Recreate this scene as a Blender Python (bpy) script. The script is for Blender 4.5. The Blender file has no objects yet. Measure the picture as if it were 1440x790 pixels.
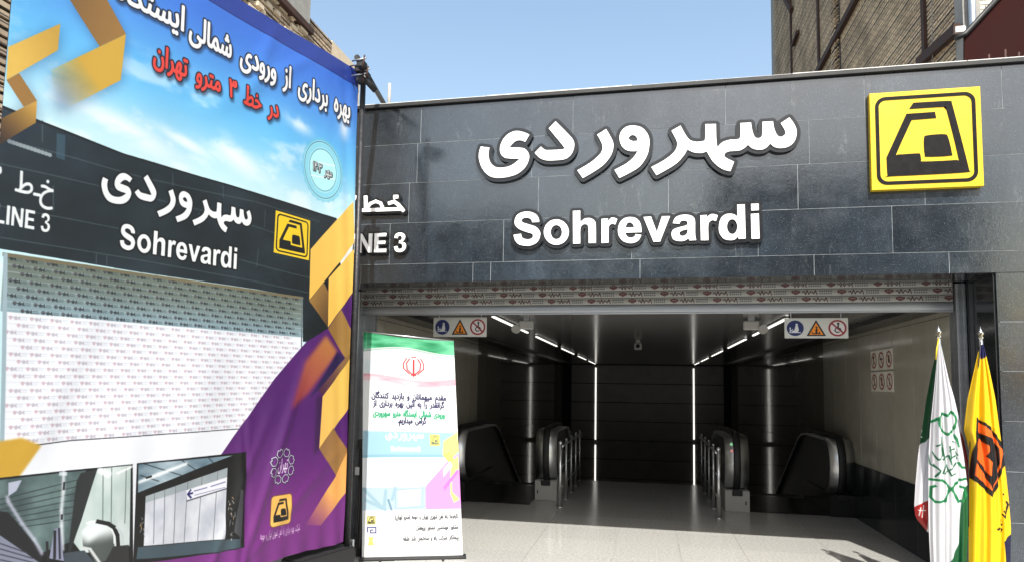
import bpy, bmesh, math, random
import numpy as np
from mathutils import Vector, Matrix
import unicodedata
SC = bpy.context.scene
COL = SC.collection
random.seed(7); RNG = np.random.default_rng(7)
PI = math.pi

# ------------------------------------------------------------------ camera
EYE = 1.7
YAW, PITCH, ROLL, FPX, CX, CY = -0.20202223, 0.07866746, 0.01614374, 934.059, 720.0, 468.594
def cam_axes():
    fwd = np.array([math.sin(YAW)*math.cos(PITCH), math.cos(YAW)*math.cos(PITCH), math.sin(PITCH)])
    r0 = np.array([math.cos(YAW), -math.sin(YAW), 0.0]); u0 = np.cross(r0, fwd)
    return math.cos(ROLL)*r0+math.sin(ROLL)*u0, -math.sin(ROLL)*r0+math.cos(ROLL)*u0, fwd
RA, UA, FA = cam_axes()
cam = bpy.data.cameras.new('camera'); cam.sensor_width = 36; cam.lens = FPX/1440*36
cam.shift_y = (CY-395)/1440; cam.clip_end = 2000; cam.clip_start = .05
camo = bpy.data.objects.new('camera', cam); COL.objects.link(camo)
camo.matrix_world = Matrix(((RA[0], UA[0], -FA[0], 0), (RA[1], UA[1], -FA[1], 0), (RA[2], UA[2], -FA[2], EYE), (0, 0, 0, 1)))
SC.camera = camo
# ------------------------------------------------------------------ light
SUND = Vector((-.28, 1, -1.24)).normalized()
w = bpy.data.worlds.new("World"); SC.world = w; w.use_nodes = True
nt = w.node_tree; bg = nt.nodes['Background']
sky = nt.nodes.new('ShaderNodeTexSky'); sky.sky_type = 'NISHITA'; sky.sun_disc = False
sky.sun_elevation = math.asin(-SUND.z); sky.sun_rotation = math.atan2(-SUND.x, -SUND.y)
sky.altitude = 0; sky.air_density = 1.6; sky.dust_density = 3.0; sky.ozone_density = 1.0
nt.links.new(sky.outputs[0], bg.inputs[0]); bg.inputs[1].default_value = 0.142
sl = bpy.data.lights.new('sun', 'SUN'); sl.energy = 5.0; sl.angle = math.radians(.5); sl.color = (1, .955, .88)
slo = bpy.data.objects.new('sun', sl); COL.objects.link(slo); slo.rotation_euler = SUND.to_track_quat('-Z', 'Y').to_euler(); slo.location = (4, -10, 14)
SC.view_settings.view_transform = 'Standard'; SC.view_settings.look = 'None'
SC.view_settings.gamma = 1; SC.view_settings.exposure = 0.78
SC.view_settings.use_curve_mapping = False

# ------------------------------------------------------------------ photo point -> point on a plane of the place
def ray(x, y):
    return RA*((x-CX)/FPX) - UA*((y-CY)/FPX) + FA
def aty(x, y, Y): r = ray(x, y); t = Y/r[1]; return (r[0]*t, Y, r[2]*t+EYE)
def atx(x, y, X): r = ray(x, y); t = X/r[0]; return (X, r[1]*t, r[2]*t+EYE)
def atz(x, y, z): r = ray(x, y); t = (z-EYE)/r[2]; return (r[0]*t, r[1]*t, z)
YF, YS = 6.2, 6.76            # facade plane, shutter plane
XL, XR = -2.95, 2.76          # interior side walls
ZC, YE = 2.52, 23.6           # ceiling, end wall

# ------------------------------------------------------------------ object helpers
WL = {}
def tag(o, label=None, cat=None, group=None, kind=None):
    if label: o['label'] = label
    if cat: o['category'] = cat
    if group: o['group'] = group
    if kind: o['kind'] = kind
    return o
def empty(name, loc, label=None, cat=None, group=None, kind=None):
    o = bpy.data.objects.new(name, None); COL.objects.link(o); o.location = loc; o.empty_display_size = .1
    WL[o] = Vector(loc); return tag(o, label, cat, group, kind)
def put(name, me, parent=None, loc=(0, 0, 0), mat=None):
    """link mesh (in coordinates relative to loc) as one object at world place loc"""
    if mat is not None and not me.materials: me.materials.append(mat)
    o = bpy.data.objects.new(name, me); COL.objects.link(o)
    l = Vector(loc); WL[o] = l.copy()
    if parent is not None:
        o.parent = parent; l = l - WL[parent]
    o.location = l
    return o
def mesh_of(bm, name, smooth=False):
    me = bpy.data.meshes.new(name); bm.to_mesh(me); bm.free()
    if smooth:
        for p in me.polygons: p.use_smooth = True
    return me
def bm_box(bm, x0, x1, y0, y1, z0, z1):
    v = [bm.verts.new(p) for p in ((x0,y0,z0),(x1,y0,z0),(x1,y1,z0),(x0,y1,z0),(x0,y0,z1),(x1,y0,z1),(x1,y1,z1),(x0,y1,z1))]
    for f in ((0,3,2,1),(4,5,6,7),(0,1,5,4),(1,2,6,5),(2,3,7,6),(3,0,4,7)): bm.faces.new([v[i] for i in f])
def box(name, x0, x1, y0, y1, z0, z1, mat, parent=None, bev=0, seg=1):
    bm = bmesh.new(); cx, cy, cz = (x0+x1)/2, (y0+y1)/2, (z0+z1)/2
    bm_box(bm, x0-cx, x1-cx, y0-cy, y1-cy, z0-cz, z1-cz)
    if bev: bmesh.ops.bevel(bm, geom=bm.edges[:], offset=bev, segments=seg, affect='EDGES')
    return put(name, mesh_of(bm, name), parent, (cx, cy, cz), mat)
def bm_tube(bm, pts, r, n=10, cap=True, radii=None):
    pts = [Vector(p) for p in pts]; rings = []
    up = None
    for i, p in enumerate(pts):
        d = (pts[min(i+1, len(pts)-1)]-pts[max(i-1, 0)]).normalized()
        if up is None:
            a = Vector((0, 0, 1)) if abs(d.z) < .9 else Vector((1, 0, 0)); u = d.cross(a).normalized()
        else:
            u = (up - d*up.dot(d)).normalized()
        up = u; v = d.cross(u); rr = radii[i] if radii else r
        rings.append([bm.verts.new(p+(u*math.cos(2*PI*k/n)+v*math.sin(2*PI*k/n))*rr) for k in range(n)])
    for a, b in zip(rings, rings[1:]):
        for k in range(n): bm.faces.new((a[k], a[(k+1) % n], b[(k+1) % n], b[k]))
    if cap: bm.faces.new(rings[0][::-1]); bm.faces.new(rings[-1])
def tube(name, pts, r, mat, parent=None, n=10, radii=None):
    bm = bmesh.new(); o = Vector(pts[0]); bm_tube(bm, [Vector(p)-o for p in pts], r, n, True, radii)
    bmesh.ops.recalc_face_normals(bm, faces=bm.faces[:])
    me = mesh_of(bm, name); 
    for p in me.polygons: p.use_smooth = len(p.vertices) == 4
    return put(name, me, parent, o, mat)
def prism_x(name, prof, x0, x1, mat, parent=None):
    """profile of (y,z) extruded along X"""
    bm = bmesh.new(); a = [bm.verts.new((x0, y, z)) for y, z in prof]; b = [bm.verts.new((x1, y, z)) for y, z in prof]
    n = len(prof); bm.faces.new(a); bm.faces.new(b[::-1])
    for i in range(n): bm.faces.new((a[i], b[i], b[(i+1) % n], a[(i+1) % n]))
    bmesh.ops.recalc_face_normals(bm, faces=bm.faces[:])
    return put(name, mesh_of(bm, name), parent, (0, 0, 0), mat)

# ------------------------------------------------------------------ materials
def mat(name, col, rough=.6, metal=0., var=0., vscale=4., bump=0., bscale=60., coat=0., spec=None, stretch=None, rnd=0.):
    m = bpy.data.materials.new(name); m.use_nodes = True; n = m.node_tree; b = n.nodes['Principled BSDF']
    b.inputs['Base Color'].default_value = (*col, 1); b.inputs['Roughness'].default_value = rough; b.inputs['Metallic'].default_value = metal
    if coat: b.inputs['Coat Weight'].default_value = coat; b.inputs['Coat Roughness'].default_value = .08
    if spec is not None: b.inputs['Specular IOR Level'].default_value = spec
    geo = n.nodes.new('ShaderNodeNewGeometry'); vec = geo.outputs['Position']
    if stretch:
        mp = n.nodes.new('ShaderNodeMapping'); mp.inputs['Scale'].default_value = stretch; n.links.new(vec, mp.inputs[0]); vec = mp.outputs[0]
    if var:
        t = n.nodes.new('ShaderNodeTexNoise'); t.inputs['Scale'].default_value = vscale; t.inputs['Detail'].default_value = 10; t.inputs['Roughness'].default_value = .72
        n.links.new(vec, t.inputs['Vector'])
        mr = n.nodes.new('ShaderNodeMapRange'); mr.inputs[1].default_value = .3; mr.inputs[2].default_value = .7; mr.inputs[3].default_value = 1-var; mr.inputs[4].default_value = 1+var
        n.links.new(t.outputs['Fac'], mr.inputs[0]); out = mr.outputs[0]
        if rnd:
            oi = n.nodes.new('ShaderNodeObjectInfo'); m2 = n.nodes.new('ShaderNodeMapRange'); m2.inputs[3].default_value = 1-rnd; m2.inputs[4].default_value = 1+rnd
            n.links.new(oi.outputs['Random'], m2.inputs[0]); mu = n.nodes.new('ShaderNodeMath'); mu.operation = 'MULTIPLY'
            n.links.new(out, mu.inputs[0]); n.links.new(m2.outputs[0], mu.inputs[1]); out = mu.outputs[0]
        vm = n.nodes.new('ShaderNodeVectorMath'); vm.operation = 'SCALE'; vm.inputs[0].default_value = col
        n.links.new(out, vm.inputs['Scale']); n.links.new(vm.outputs[0], b.inputs['Base Color'])
        r2 = n.nodes.new('ShaderNodeMapRange'); r2.inputs[1].default_value = .3; r2.inputs[2].default_value = .7; r2.inputs[3].default_value = rough*.82; r2.inputs[4].default_value = min(1, rough*1.2)
        n.links.new(t.outputs['Fac'], r2.inputs[0]); n.links.new(r2.outputs[0], b.inputs['Roughness'])
    if bump:
        t = n.nodes.new('ShaderNodeTexNoise'); t.inputs['Scale'].default_value = bscale; t.inputs['Detail'].default_value = 4
        n.links.new(vec, t.inputs['Vector']); bp = n.nodes.new('ShaderNodeBump'); bp.inputs['Strength'].default_value = bump; bp.inputs['Distance'].default_value = .01
        n.links.new(t.outputs['Fac'], bp.inputs['Height']); n.links.new(bp.outputs[0], b.inputs['Normal'])
    return m
def emis(name, col, s):
    m = bpy.data.materials.new(name); m.use_nodes = True; b = m.node_tree.nodes['Principled BSDF']
    b.inputs['Base Color'].default_value = (.8, .8, .8, 1); b.inputs['Emission Color'].default_value = (*col, 1); b.inputs['Emission Strength'].default_value = s
    return m

def granite_dark():
    m = bpy.data.materials.new('black_granite'); m.use_nodes = True; n = m.node_tree; b = n.nodes['Principled BSDF']; L = n.links.new
    geo = n.nodes.new('ShaderNodeNewGeometry'); oi = n.nodes.new('ShaderNodeObjectInfo')
    def noise(sc, det, st=None, off=False):
        vec = geo.outputs['Position']
        if off:
            ad = n.nodes.new('ShaderNodeVectorMath'); ad.operation = 'MULTIPLY_ADD'; ad.inputs[1].default_value = (1, 1, 1)
            cb = n.nodes.new('ShaderNodeCombineXYZ'); mu = n.nodes.new('ShaderNodeMath'); mu.operation = 'MULTIPLY'; mu.inputs[1].default_value = 37.
            L(oi.outputs['Random'], mu.inputs[0]); L(mu.outputs[0], cb.inputs[0]); L(mu.outputs[0], cb.inputs[2]); L(vec, ad.inputs[0]); L(cb.outputs[0], ad.inputs[2]); vec = ad.outputs[0]
        if st:
            mp = n.nodes.new('ShaderNodeMapping'); mp.inputs['Scale'].default_value = st[0]; mp.inputs['Rotation'].default_value = st[1]; L(vec, mp.inputs[0]); vec = mp.outputs[0]
        t = n.nodes.new('ShaderNodeTexNoise'); t.inputs['Scale'].default_value = sc; t.inputs['Detail'].default_value = det; t.inputs['Roughness'].default_value = .7
        L(vec, t.inputs['Vector']); return t.outputs['Fac']
    def rng(s, a, b_, c, d):
        r = n.nodes.new('ShaderNodeMapRange'); r.inputs[1].default_value = a; r.inputs[2].default_value = b_; r.inputs[3].default_value = c; r.inputs[4].default_value = d; L(s, r.inputs[0]); return r.outputs[0]
    def mul(a, b_, op='MULTIPLY'):
        x = n.nodes.new('ShaderNodeMath'); x.operation = op; L(a, x.inputs[0]); L(b_, x.inputs[1]); return x.outputs[0]
    v = mul(rng(oi.outputs['Random'], 0, 1, .76, 1.22), rng(noise(1.6, 6, None, True), .3, .7, .72, 1.28))
    v = mul(v, rng(noise(120, 2), .35, .7, .68, 1.4)); v = mul(v, rng(noise(28, 4), .35, .7, .82, 1.22)); v = mul(v, rng(noise(1.3, 8, ((1, 1, .1), (0, 0, 0))), .36, .66, .68, 1.25))
    spk = rng(noise(150, 0), .70, .8, 0, .22)
    vein = rng(noise(2.3, 12, ((1, 1, .35), (0, .5, 0)), True), .47, .485, 0, 1)
    vein2 = rng(noise(2.3, 12, ((1, 1, .35), (0, .5, 0)), True), .485, .50, 1, 0)
    dust = rng(noise(5, 8, ((1, 1, .25), (0, 0, 0))), .55, .8, 0, .5)
    vv = mul(mul(vein, vein2), dust)
    base = n.nodes.new('ShaderNodeVectorMath'); base.operation = 'SCALE'; base.inputs[0].default_value = (.0165, .0235, .032); L(v, base.inputs['Scale'])
    mx = n.nodes.new('ShaderNodeMix'); mx.data_type = 'RGBA'; L(vv, mx.inputs[0]); L(base.outputs[0], mx.inputs[6]); mx.inputs[7].default_value = (.3, .32, .32, 1)
    mx2 = n.nodes.new('ShaderNodeMix'); mx2.data_type = 'RGBA'; L(spk, mx2.inputs[0]); L(mx.outputs[2], mx2.inputs[6]); mx2.inputs[7].default_value = (.5, .55, .58, 1)
    L(mx2.outputs[2], b.inputs['Base Color'])
    L(rng(noise(3.2, 6, None, True), .3, .7, .07, .2), b.inputs['Roughness']); b.inputs['IOR'].default_value = 1.95
    bp = n.nodes.new('ShaderNodeBump'); bp.inputs['Strength'].default_value = .04; bp.inputs['Distance'].default_value = .01; L(noise(30, 4), bp.inputs['Height']); L(bp.outputs[0], b.inputs['Normal'])
    return m
def brick_mat(name, c1, c2, mortar, axis='x', bw=.2, bh=.062):
    m = bpy.data.materials.new(name); m.use_nodes = True; n = m.node_tree; b = n.nodes['Principled BSDF']; L = n.links.new
    geo = n.nodes.new('ShaderNodeNewGeometry'); s = n.nodes.new('ShaderNodeSeparateXYZ'); c = n.nodes.new('ShaderNodeCombineXYZ'); L(geo.outputs['Position'], s.inputs[0])
    L(s.outputs[1 if axis == 'x' else 0], c.inputs[0]); L(s.outputs[2], c.inputs[1])
    t = n.nodes.new('ShaderNodeTexBrick'); L(c.outputs[0], t.inputs['Vector']); t.inputs['Scale'].default_value = 1
    t.inputs['Brick Width'].default_value = bw; t.inputs['Row Height'].default_value = bh; t.inputs['Mortar Size'].default_value = .008
    t.inputs['Color1'].default_value = (*c1, 1); t.inputs['Color2'].default_value = (*c2, 1); t.inputs['Mortar'].default_value = (*mortar, 1)
    ns = n.nodes.new('ShaderNodeTexNoise'); ns.inputs['Scale'].default_value = 1.3; ns.inputs['Detail'].default_value = 9; L(geo.outputs['Position'], ns.inputs['Vector'])
    r = n.nodes.new('ShaderNodeMapRange'); r.inputs[1].default_value = .3; r.inputs[2].default_value = .7; r.inputs[3].default_value = .6; r.inputs[4].default_value = 1.3; L(ns.outputs['Fac'], r.inputs[0])
    vm = n.nodes.new('ShaderNodeVectorMath'); vm.operation = 'SCALE'; L(t.outputs['Color'], vm.inputs[0]); L(r.outputs[0], vm.inputs['Scale']); L(vm.outputs[0], b.inputs['Base Color'])
    b.inputs['Roughness'].default_value = .9
    bp = n.nodes.new('ShaderNodeBump'); bp.inputs['Strength'].default_value = .6; bp.inputs['Distance'].default_value = .01; bp.invert = True; L(t.outputs['Fac'], bp.inputs['Height']); L(bp.outputs[0], b.inputs['Normal'])
    return m

M = {}
M['granite'] = granite_dark()
M['jamb'] = mat('polished_black_stone', (.02, .022, .024), .12, var=.3, vscale=6)
M['mortar'] = mat('pale_joint', (.22, .24, .25), .9, var=.55, vscale=9)
M['coping'] = mat('black_coping', (.010, .011, .012), .6, var=.3)
M['flash'] = mat('white_flashing', (.62, .62, .6), .7, var=.25, vscale=9, bump=.3, bscale=20)
M['white'] = mat('white_acrylic', (.86, .86, .86), .35)
M['rim'] = mat('letter_rim', (.012, .013, .015), .2, var=.25, vscale=14)
M['yellow'] = mat('yellow_panel', (.62, .43, .006), .4, var=.04)
M['black'] = mat('black_vinyl', (.010, .009, .010), .45, var=.3, vscale=20, spec=.1)
M['alu'] = mat('aluminium', (.46, .48, .5), .38, .85, var=.12, vscale=3, stretch=(1, 1, 12))
M['steel'] = mat('brushed_steel', (.78, .79, .80), .32, 1.)
M['rubber'] = mat('black_rubber', (.012, .012, .013), .5)
M['darkpanel'] = mat('dark_panel', (.018, .018, .018), .22)
M['tilefloor'] = mat('light_granite', (.37, .37, .353), .10, var=.36, vscale=38, bump=.03, bscale=120, rnd=.05)
M['tilefloor_in'] = M['tilefloor']
M['floorbase'] = mat('floor_mortar', (.2, .2, .19), .9)
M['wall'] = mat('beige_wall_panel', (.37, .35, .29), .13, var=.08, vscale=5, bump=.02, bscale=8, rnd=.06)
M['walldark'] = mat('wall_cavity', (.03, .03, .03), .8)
M['wallshade'] = mat('shade_darkened_wall_panel', (.14, .13, .11), .06, spec=.22, var=.06, bump=.05, bscale=1.5, vscale=5, rnd=.06)  # wall panel copy, colour darkened to paint in the dimness deep in the hall
M['endwall'] = mat('grey_composite_panel', (.44, .42, .40), .3, var=.12, vscale=2)
M['slat'] = mat('ceiling_slat_metal', (.30, .29, .285), .17, .45)
M['tube'] = emis('lamp_diffuser', (1, .97, .9), 0.95)
M['emwhite'] = mat('white_plastic', (.42, .42, .39), .5)
M['pipe'] = mat('black_scaffold_tube', (.02, .02, .022), .45, .3, var=.4, vscale=20, bump=.3, bscale=50)
M['rust'] = mat('rusty_steel', (.055, .028, .02), .8, .2, var=.5, vscale=6, bump=.5)
M['bars'] = mat('red_brown_sheet', (.022, .0055, .005), .95, var=.25, vscale=2, spec=.1)
M['brickR'] = brick_mat('old_buff_brick', (.72, .55, .36), (.56, .43, .29), (.12, .10, .08), 'x')
M['brickL'] = brick_mat('sandy_brick', (.55, .43, .3), (.44, .34, .24), (.12, .1, .08), 'x')
M['brickW'] = brick_mat('whitewashed_brick', (.62, .58, .5), (.5, .48, .43), (.2, .18, .16), 'y', .22, .07)
M['render'] = mat('cream_render', (.62, .52, .38), .9, var=.15, vscale=3, bump=.3)
M['concrete'] = mat('grey_concrete', (.3, .29, .27), .9, var=.25, vscale=4, bump=.5)
M['pave'] = mat('street_paving', (.3, .3, .29), .8, var=.2, vscale=8, bump=.2)
M['chrome'] = mat('chrome', (.7, .68, .6), .12, 1.)
M['glass'] = mat('dark_window_glass', (.02, .025, .03), .05)
M['strap'] = mat('black_webbing', (.015, .015, .015), .7)

# ------------------------------------------------------------------ print canvas (polygons and strokes drawn in numpy)
def fill_segments(segs, nx, ny, ss=3, wind=False):
    """coverage mask of the area bounded by segments (even-odd, or non-zero winding for text), in pixel coordinates (y up)"""
    m = np.zeros((ny, nx), np.float32); segs = np.asarray(segs, float)
    y0, y1 = segs[:, 0, 1], segs[:, 1, 1]; x0, x1 = segs[:, 0, 0], segs[:, 1, 0]
    g = np.arange(nx)
    lo, hi = np.minimum(y0, y1), np.maximum(y0, y1)
    for j in range(max(0, int(lo.min())), min(ny, int(hi.max())+1)):
        for k in range(ss):
            y = j+(k+.5)/ss; a = (lo <= y) & (hi > y)
            if not a.any(): continue
            xs = x0[a]+(y-y0[a])/(y1[a]-y0[a])*(x1[a]-x0[a]); o = np.argsort(xs); xs = xs[o]
            if wind:
                cw = np.cumsum(np.sign(y1[a]-y0[a])[o]); prs = [(xs[i], xs[i+1]) for i in range(len(xs)-1) if cw[i] != 0]
            else: prs = zip(xs[::2], xs[1::2])
            for p, q in prs:
                i0, i1 = max(0, int(p)), min(nx, int(q)+2)
                if i1 <= i0: continue
                s = slice(i0, i1); m[j, s] += np.clip(np.minimum(q-g[s], 1)-np.maximum(p-g[s], 0), 0, 1)/ss
    return np.clip(m, 0, 1)
def dilate(m, r):
    if r <= 0: return m
    R = int(math.ceil(r)); o = m.copy(); H, W_ = m.shape
    for dy in range(-R, R+1):
        for dx in range(-R, R+1):
            d = math.hypot(dx, dy)
            if d > r+.5 or (dx == 0 and dy == 0): continue
            wgt = min(1, r+.5-d)
            ys, yd = slice(max(0, -dy), H-max(0, dy)), slice(max(0, dy), H-max(0, -dy)); xs, xd = slice(max(0, -dx), W_-max(0, dx)), slice(max(0, dx), W_-max(0, -dx))
            o[yd, xd] = np.maximum(o[yd, xd], m[ys, xs]*wgt)
    return o
def blur(m, r):
    r = int(r)
    if r < 1: return m
    for _ in range(2):
        for ax in (0, 1):
            p = np.pad(m, [(r+1, r) if a == ax else (0, 0) for a in (0, 1)]); c = np.cumsum(p, axis=ax)
            m = (c[2*r+1:, :]-c[:-2*r-1, :])/(2*r+1) if ax == 0 else (c[:, 2*r+1:]-c[:, :-2*r-1])/(2*r+1)
    return m
def loop_segs(loops):
    s = []
    for lp in loops:
        n = len(lp)
        for i in range(n): s.append((lp[i], lp[(i+1) % n]))
    return s
def smooth_loop(pts, corners=(), n=6):
    """closed Catmull-Rom; points given with a third item are corners"""
    P = []
    for p in pts:
        P.append(np.array(p[:2], float))
        if len(p) > 2: P.append(np.array(p[:2], float))
    out = []; N = len(P)
    for i in range(N):
        a, b, c, d = P[i-1], P[i], P[(i+1) % N], P[(i+2) % N]
        if np.allclose(b, c): continue
        k = max(1, min(n, int(np.hypot(*(c-b))/3)+1))
        for t in (j/k for j in range(k)):
            out.append(tuple(.5*((2*b)+(-a+c)*t+(2*a-5*b+4*c-d)*t*t+(-a+3*b-3*c+d)*t**3)))
    return out
class Canvas:
    def __init__(s, a0, a1, b0, b1, ppm, col=(1, 1, 1)):
        s.a0, s.b0, s.a1, s.b1, s.ppm = a0, b0, a1, b1, ppm
        s.nx, s.ny = int((a1-a0)*ppm), int((b1-b0)*ppm)
        s.px = np.zeros((s.ny, s.nx, 3), np.float32)+np.array(col, np.float32)
        s.A, s.B = np.meshgrid(a0+(np.arange(s.nx)+.5)/ppm, b0+(np.arange(s.ny)+.5)/ppm)
    def c(s, p): return ((p[0]-s.a0)*s.ppm, (p[1]-s.b0)*s.ppm)
    def paint(s, segs, col, grow=0, soft=0, alpha=1, off=(0, 0)):
        """segs in plane metres; col rgb 0-1 or function(A,B)->rgb array; or (rgb, alpha array) function"""
        if not len(segs): return
        q = np.array([(s.c(a), s.c(b)) for a, b in segs])+np.array(off)
        pad = int(grow+2*soft+3)
        x0, y0 = max(0, int(q[:, :, 0].min())-pad), max(0, int(q[:, :, 1].min())-pad)
        x1, y1 = min(s.nx, int(q[:, :, 0].max())+pad+1), min(s.ny, int(q[:, :, 1].max())+pad+1)
        if x1 <= x0 or y1 <= y0: return
        m = fill_segments(q-np.array((x0, y0)), x1-x0, y1-y0, 3, isinstance(segs, np.ndarray))
        m = blur(dilate(m, grow), soft)
        s.comp(m, x0, y0, col, alpha)
    def comp(s, m, x0, y0, col, alpha=1):
        h, w_ = m.shape; sl_ = (slice(y0, y0+h), slice(x0, x0+w_))
        c = col(s.A[sl_], s.B[sl_]) if callable(col) else np.array(col, np.float32)
        if isinstance(c, tuple): c, aa = c; m = m*aa
        m = (m*alpha)[..., None]; s.px[sl_] = s.px[sl_]*(1-m)+c*m
    def poly(s, pts, col, **k): s.paint(loop_segs([pts]), col, **k)
    def line(s, pts, wid, col, **k):
        for a, b in zip(pts, pts[1:]):
            d = np.array(b)-np.array(a); L_ = np.hypot(*d)
            if L_ < 1e-6: continue
            e = d/L_*wid*.35; nrm = np.array((-d[1], d[0]))/L_*wid/2; a_, b_ = np.array(a)-e, np.array(b)+e
            s.poly([tuple(a_+nrm), tuple(b_+nrm), tuple(b_-nrm), tuple(a_-nrm)], col, **k)
    def disc(s, c, r, col, rb=None, **k):
        rb = rb or r; s.poly([(c[0]+r*math.cos(t*PI/16), c[1]+rb*math.sin(t*PI/16)) for t in range(32)], col, **k)
    def image(s, name):
        im = bpy.data.images.new(name, s.nx, s.ny); a = np.ones((s.ny, s.nx, 4), np.float32); a[..., :3] = np.clip(s.px, 0, 1)
        im.pixels.foreach_set(a.ravel()); im.update(); im.pack(); return im
def print_mat(name, im, rough=.6, scale=1.0, sheen=0, trans=0., rep=False, bump=0.):
    m = bpy.data.materials.new(name); m.use_nodes = True; n = m.node_tree; b = n.nodes['Principled BSDF']
    t = n.nodes.new('ShaderNodeTexImage'); t.image = im; t.interpolation = 'Cubic'; t.extension = 'REPEAT' if rep else 'EXTEND'
    vm = n.nodes.new('ShaderNodeVectorMath'); vm.operation = 'SCALE'; vm.inputs['Scale'].default_value = scale
    n.links.new(t.outputs[0], vm.inputs[0]); n.links.new(vm.outputs[0], b.inputs['Base Color']); b.inputs['Roughness'].default_value = rough
    if bump:
        g = n.nodes.new('ShaderNodeNewGeometry'); ns = n.nodes.new('ShaderNodeTexNoise'); ns.inputs['Scale'].default_value = 7; ns.inputs['Detail'].default_value = 5
        n.links.new(g.outputs['Position'], ns.inputs['Vector']); bp = n.nodes.new('ShaderNodeBump'); bp.inputs['Strength'].default_value = bump; bp.inputs['Distance'].default_value = .03
        n.links.new(ns.outputs['Fac'], bp.inputs['Height']); n.links.new(bp.outputs[0], b.inputs['Normal'])
    return m

# Persian shaping to presentation forms, visual order
FORMS = {}
for cp in list(range(0xFB50, 0xFC00))+list(range(0xFE80, 0xFEFD)):
    d = unicodedata.decomposition(chr(cp)).split()
    if len(d) == 2 and d[0] in ('<initial>', '<medial>', '<final>', '<isolated>'):
        FORMS.setdefault(chr(int(d[1], 16)), {})[d[0][1:-1]] = chr(cp)
def shape_fa(t):
    out = []
    def joinn(c): return c in FORMS and 'initial' in FORMS[c]     # joins to the next letter
    for i, c in enumerate(t):
        if c not in FORMS: out.append(c); continue
        p = i > 0 and joinn(t[i-1]); q = joinn(c) and i+1 < len(t) and t[i+1] in FORMS and ('final' in FORMS[t[i+1]])
        f = FORMS[c]; k = 'medial' if p and q else 'final' if p else 'initial' if q else 'isolated'
        out.append(f.get(k, f.get('isolated', c)))
    out = out[::-1]; s = ''.join(out)
    res, num = '', ''
    for ch in s:                                # digits keep their order
        if '\u06f0' <= ch <= '\u06f9': num = ch+num
        else: res += num+ch; num = ''
    res += num
    return res.translate(str.maketrans('()', ')('))
TXT = {}
def text_segs(t, fa=False):
    """boundary segments of a line of text, normalised: x from 0 to width, baseline 0, size 1"""
    if (t, fa) in TXT: return TXT[(t, fa)]
    c = bpy.data.curves.new('t', 'FONT'); c.body = shape_fa(t).replace(' ', '  ') if fa else t; c.size = 1; c.resolution_u = 3
    o = bpy.data.objects.new('t', c); COL.objects.link(o); dg = bpy.context.evaluated_depsgraph_get()
    cu = o.evaluated_get(dg).to_curve(dg); sg = []
    for sp in cu.splines:
        if sp.type == 'BEZIER':
            pp = []; n = len(sp.bezier_points)
            for i in range(n):
                a, b = sp.bezier_points[i], sp.bezier_points[(i+1) % n]; p0, p1, p2, p3 = (np.array(v[:2]) for v in (a.co, a.handle_right, b.handle_left, b.co))
                k = 1 if a.handle_right_type == 'VECTOR' and b.handle_left_type == 'VECTOR' else 4
                for q in range(k): t_ = q/k; pp.append(tuple((1-t_)**3*p0+3*(1-t_)**2*t_*p1+3*(1-t_)*t_*t_*p2+t_**3*p3))
        else: pp = [tuple(p.co[:2]) for p in sp.points]
        sg += loop_segs([pp])
    sg = np.array(sg); sg[:, :, 0] -= sg[:, :, 0].min()
    o.to_curve_clear() if hasattr(o, 'to_curve_clear') else None
    bpy.data.objects.remove(o); bpy.data.curves.remove(c)
    TXT[(t, fa)] = sg; return sg
def fit_text(t, x0, x1, base, h=None, fa=True, slope=0, by=None):
    """text between x0 and x1 with its baseline at base; h = size (default: natural)"""
    s = text_segs(t, fa).copy(); wd = s[:, :, 0].max(); k = (x1-x0)/wd; h = h or k
    s[:, :, 0] = x0+s[:, :, 0]*k; s[:, :, 1] = base+s[:, :, 1]*h+(s[:, :, 0]-x0)*slope
    return s

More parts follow.
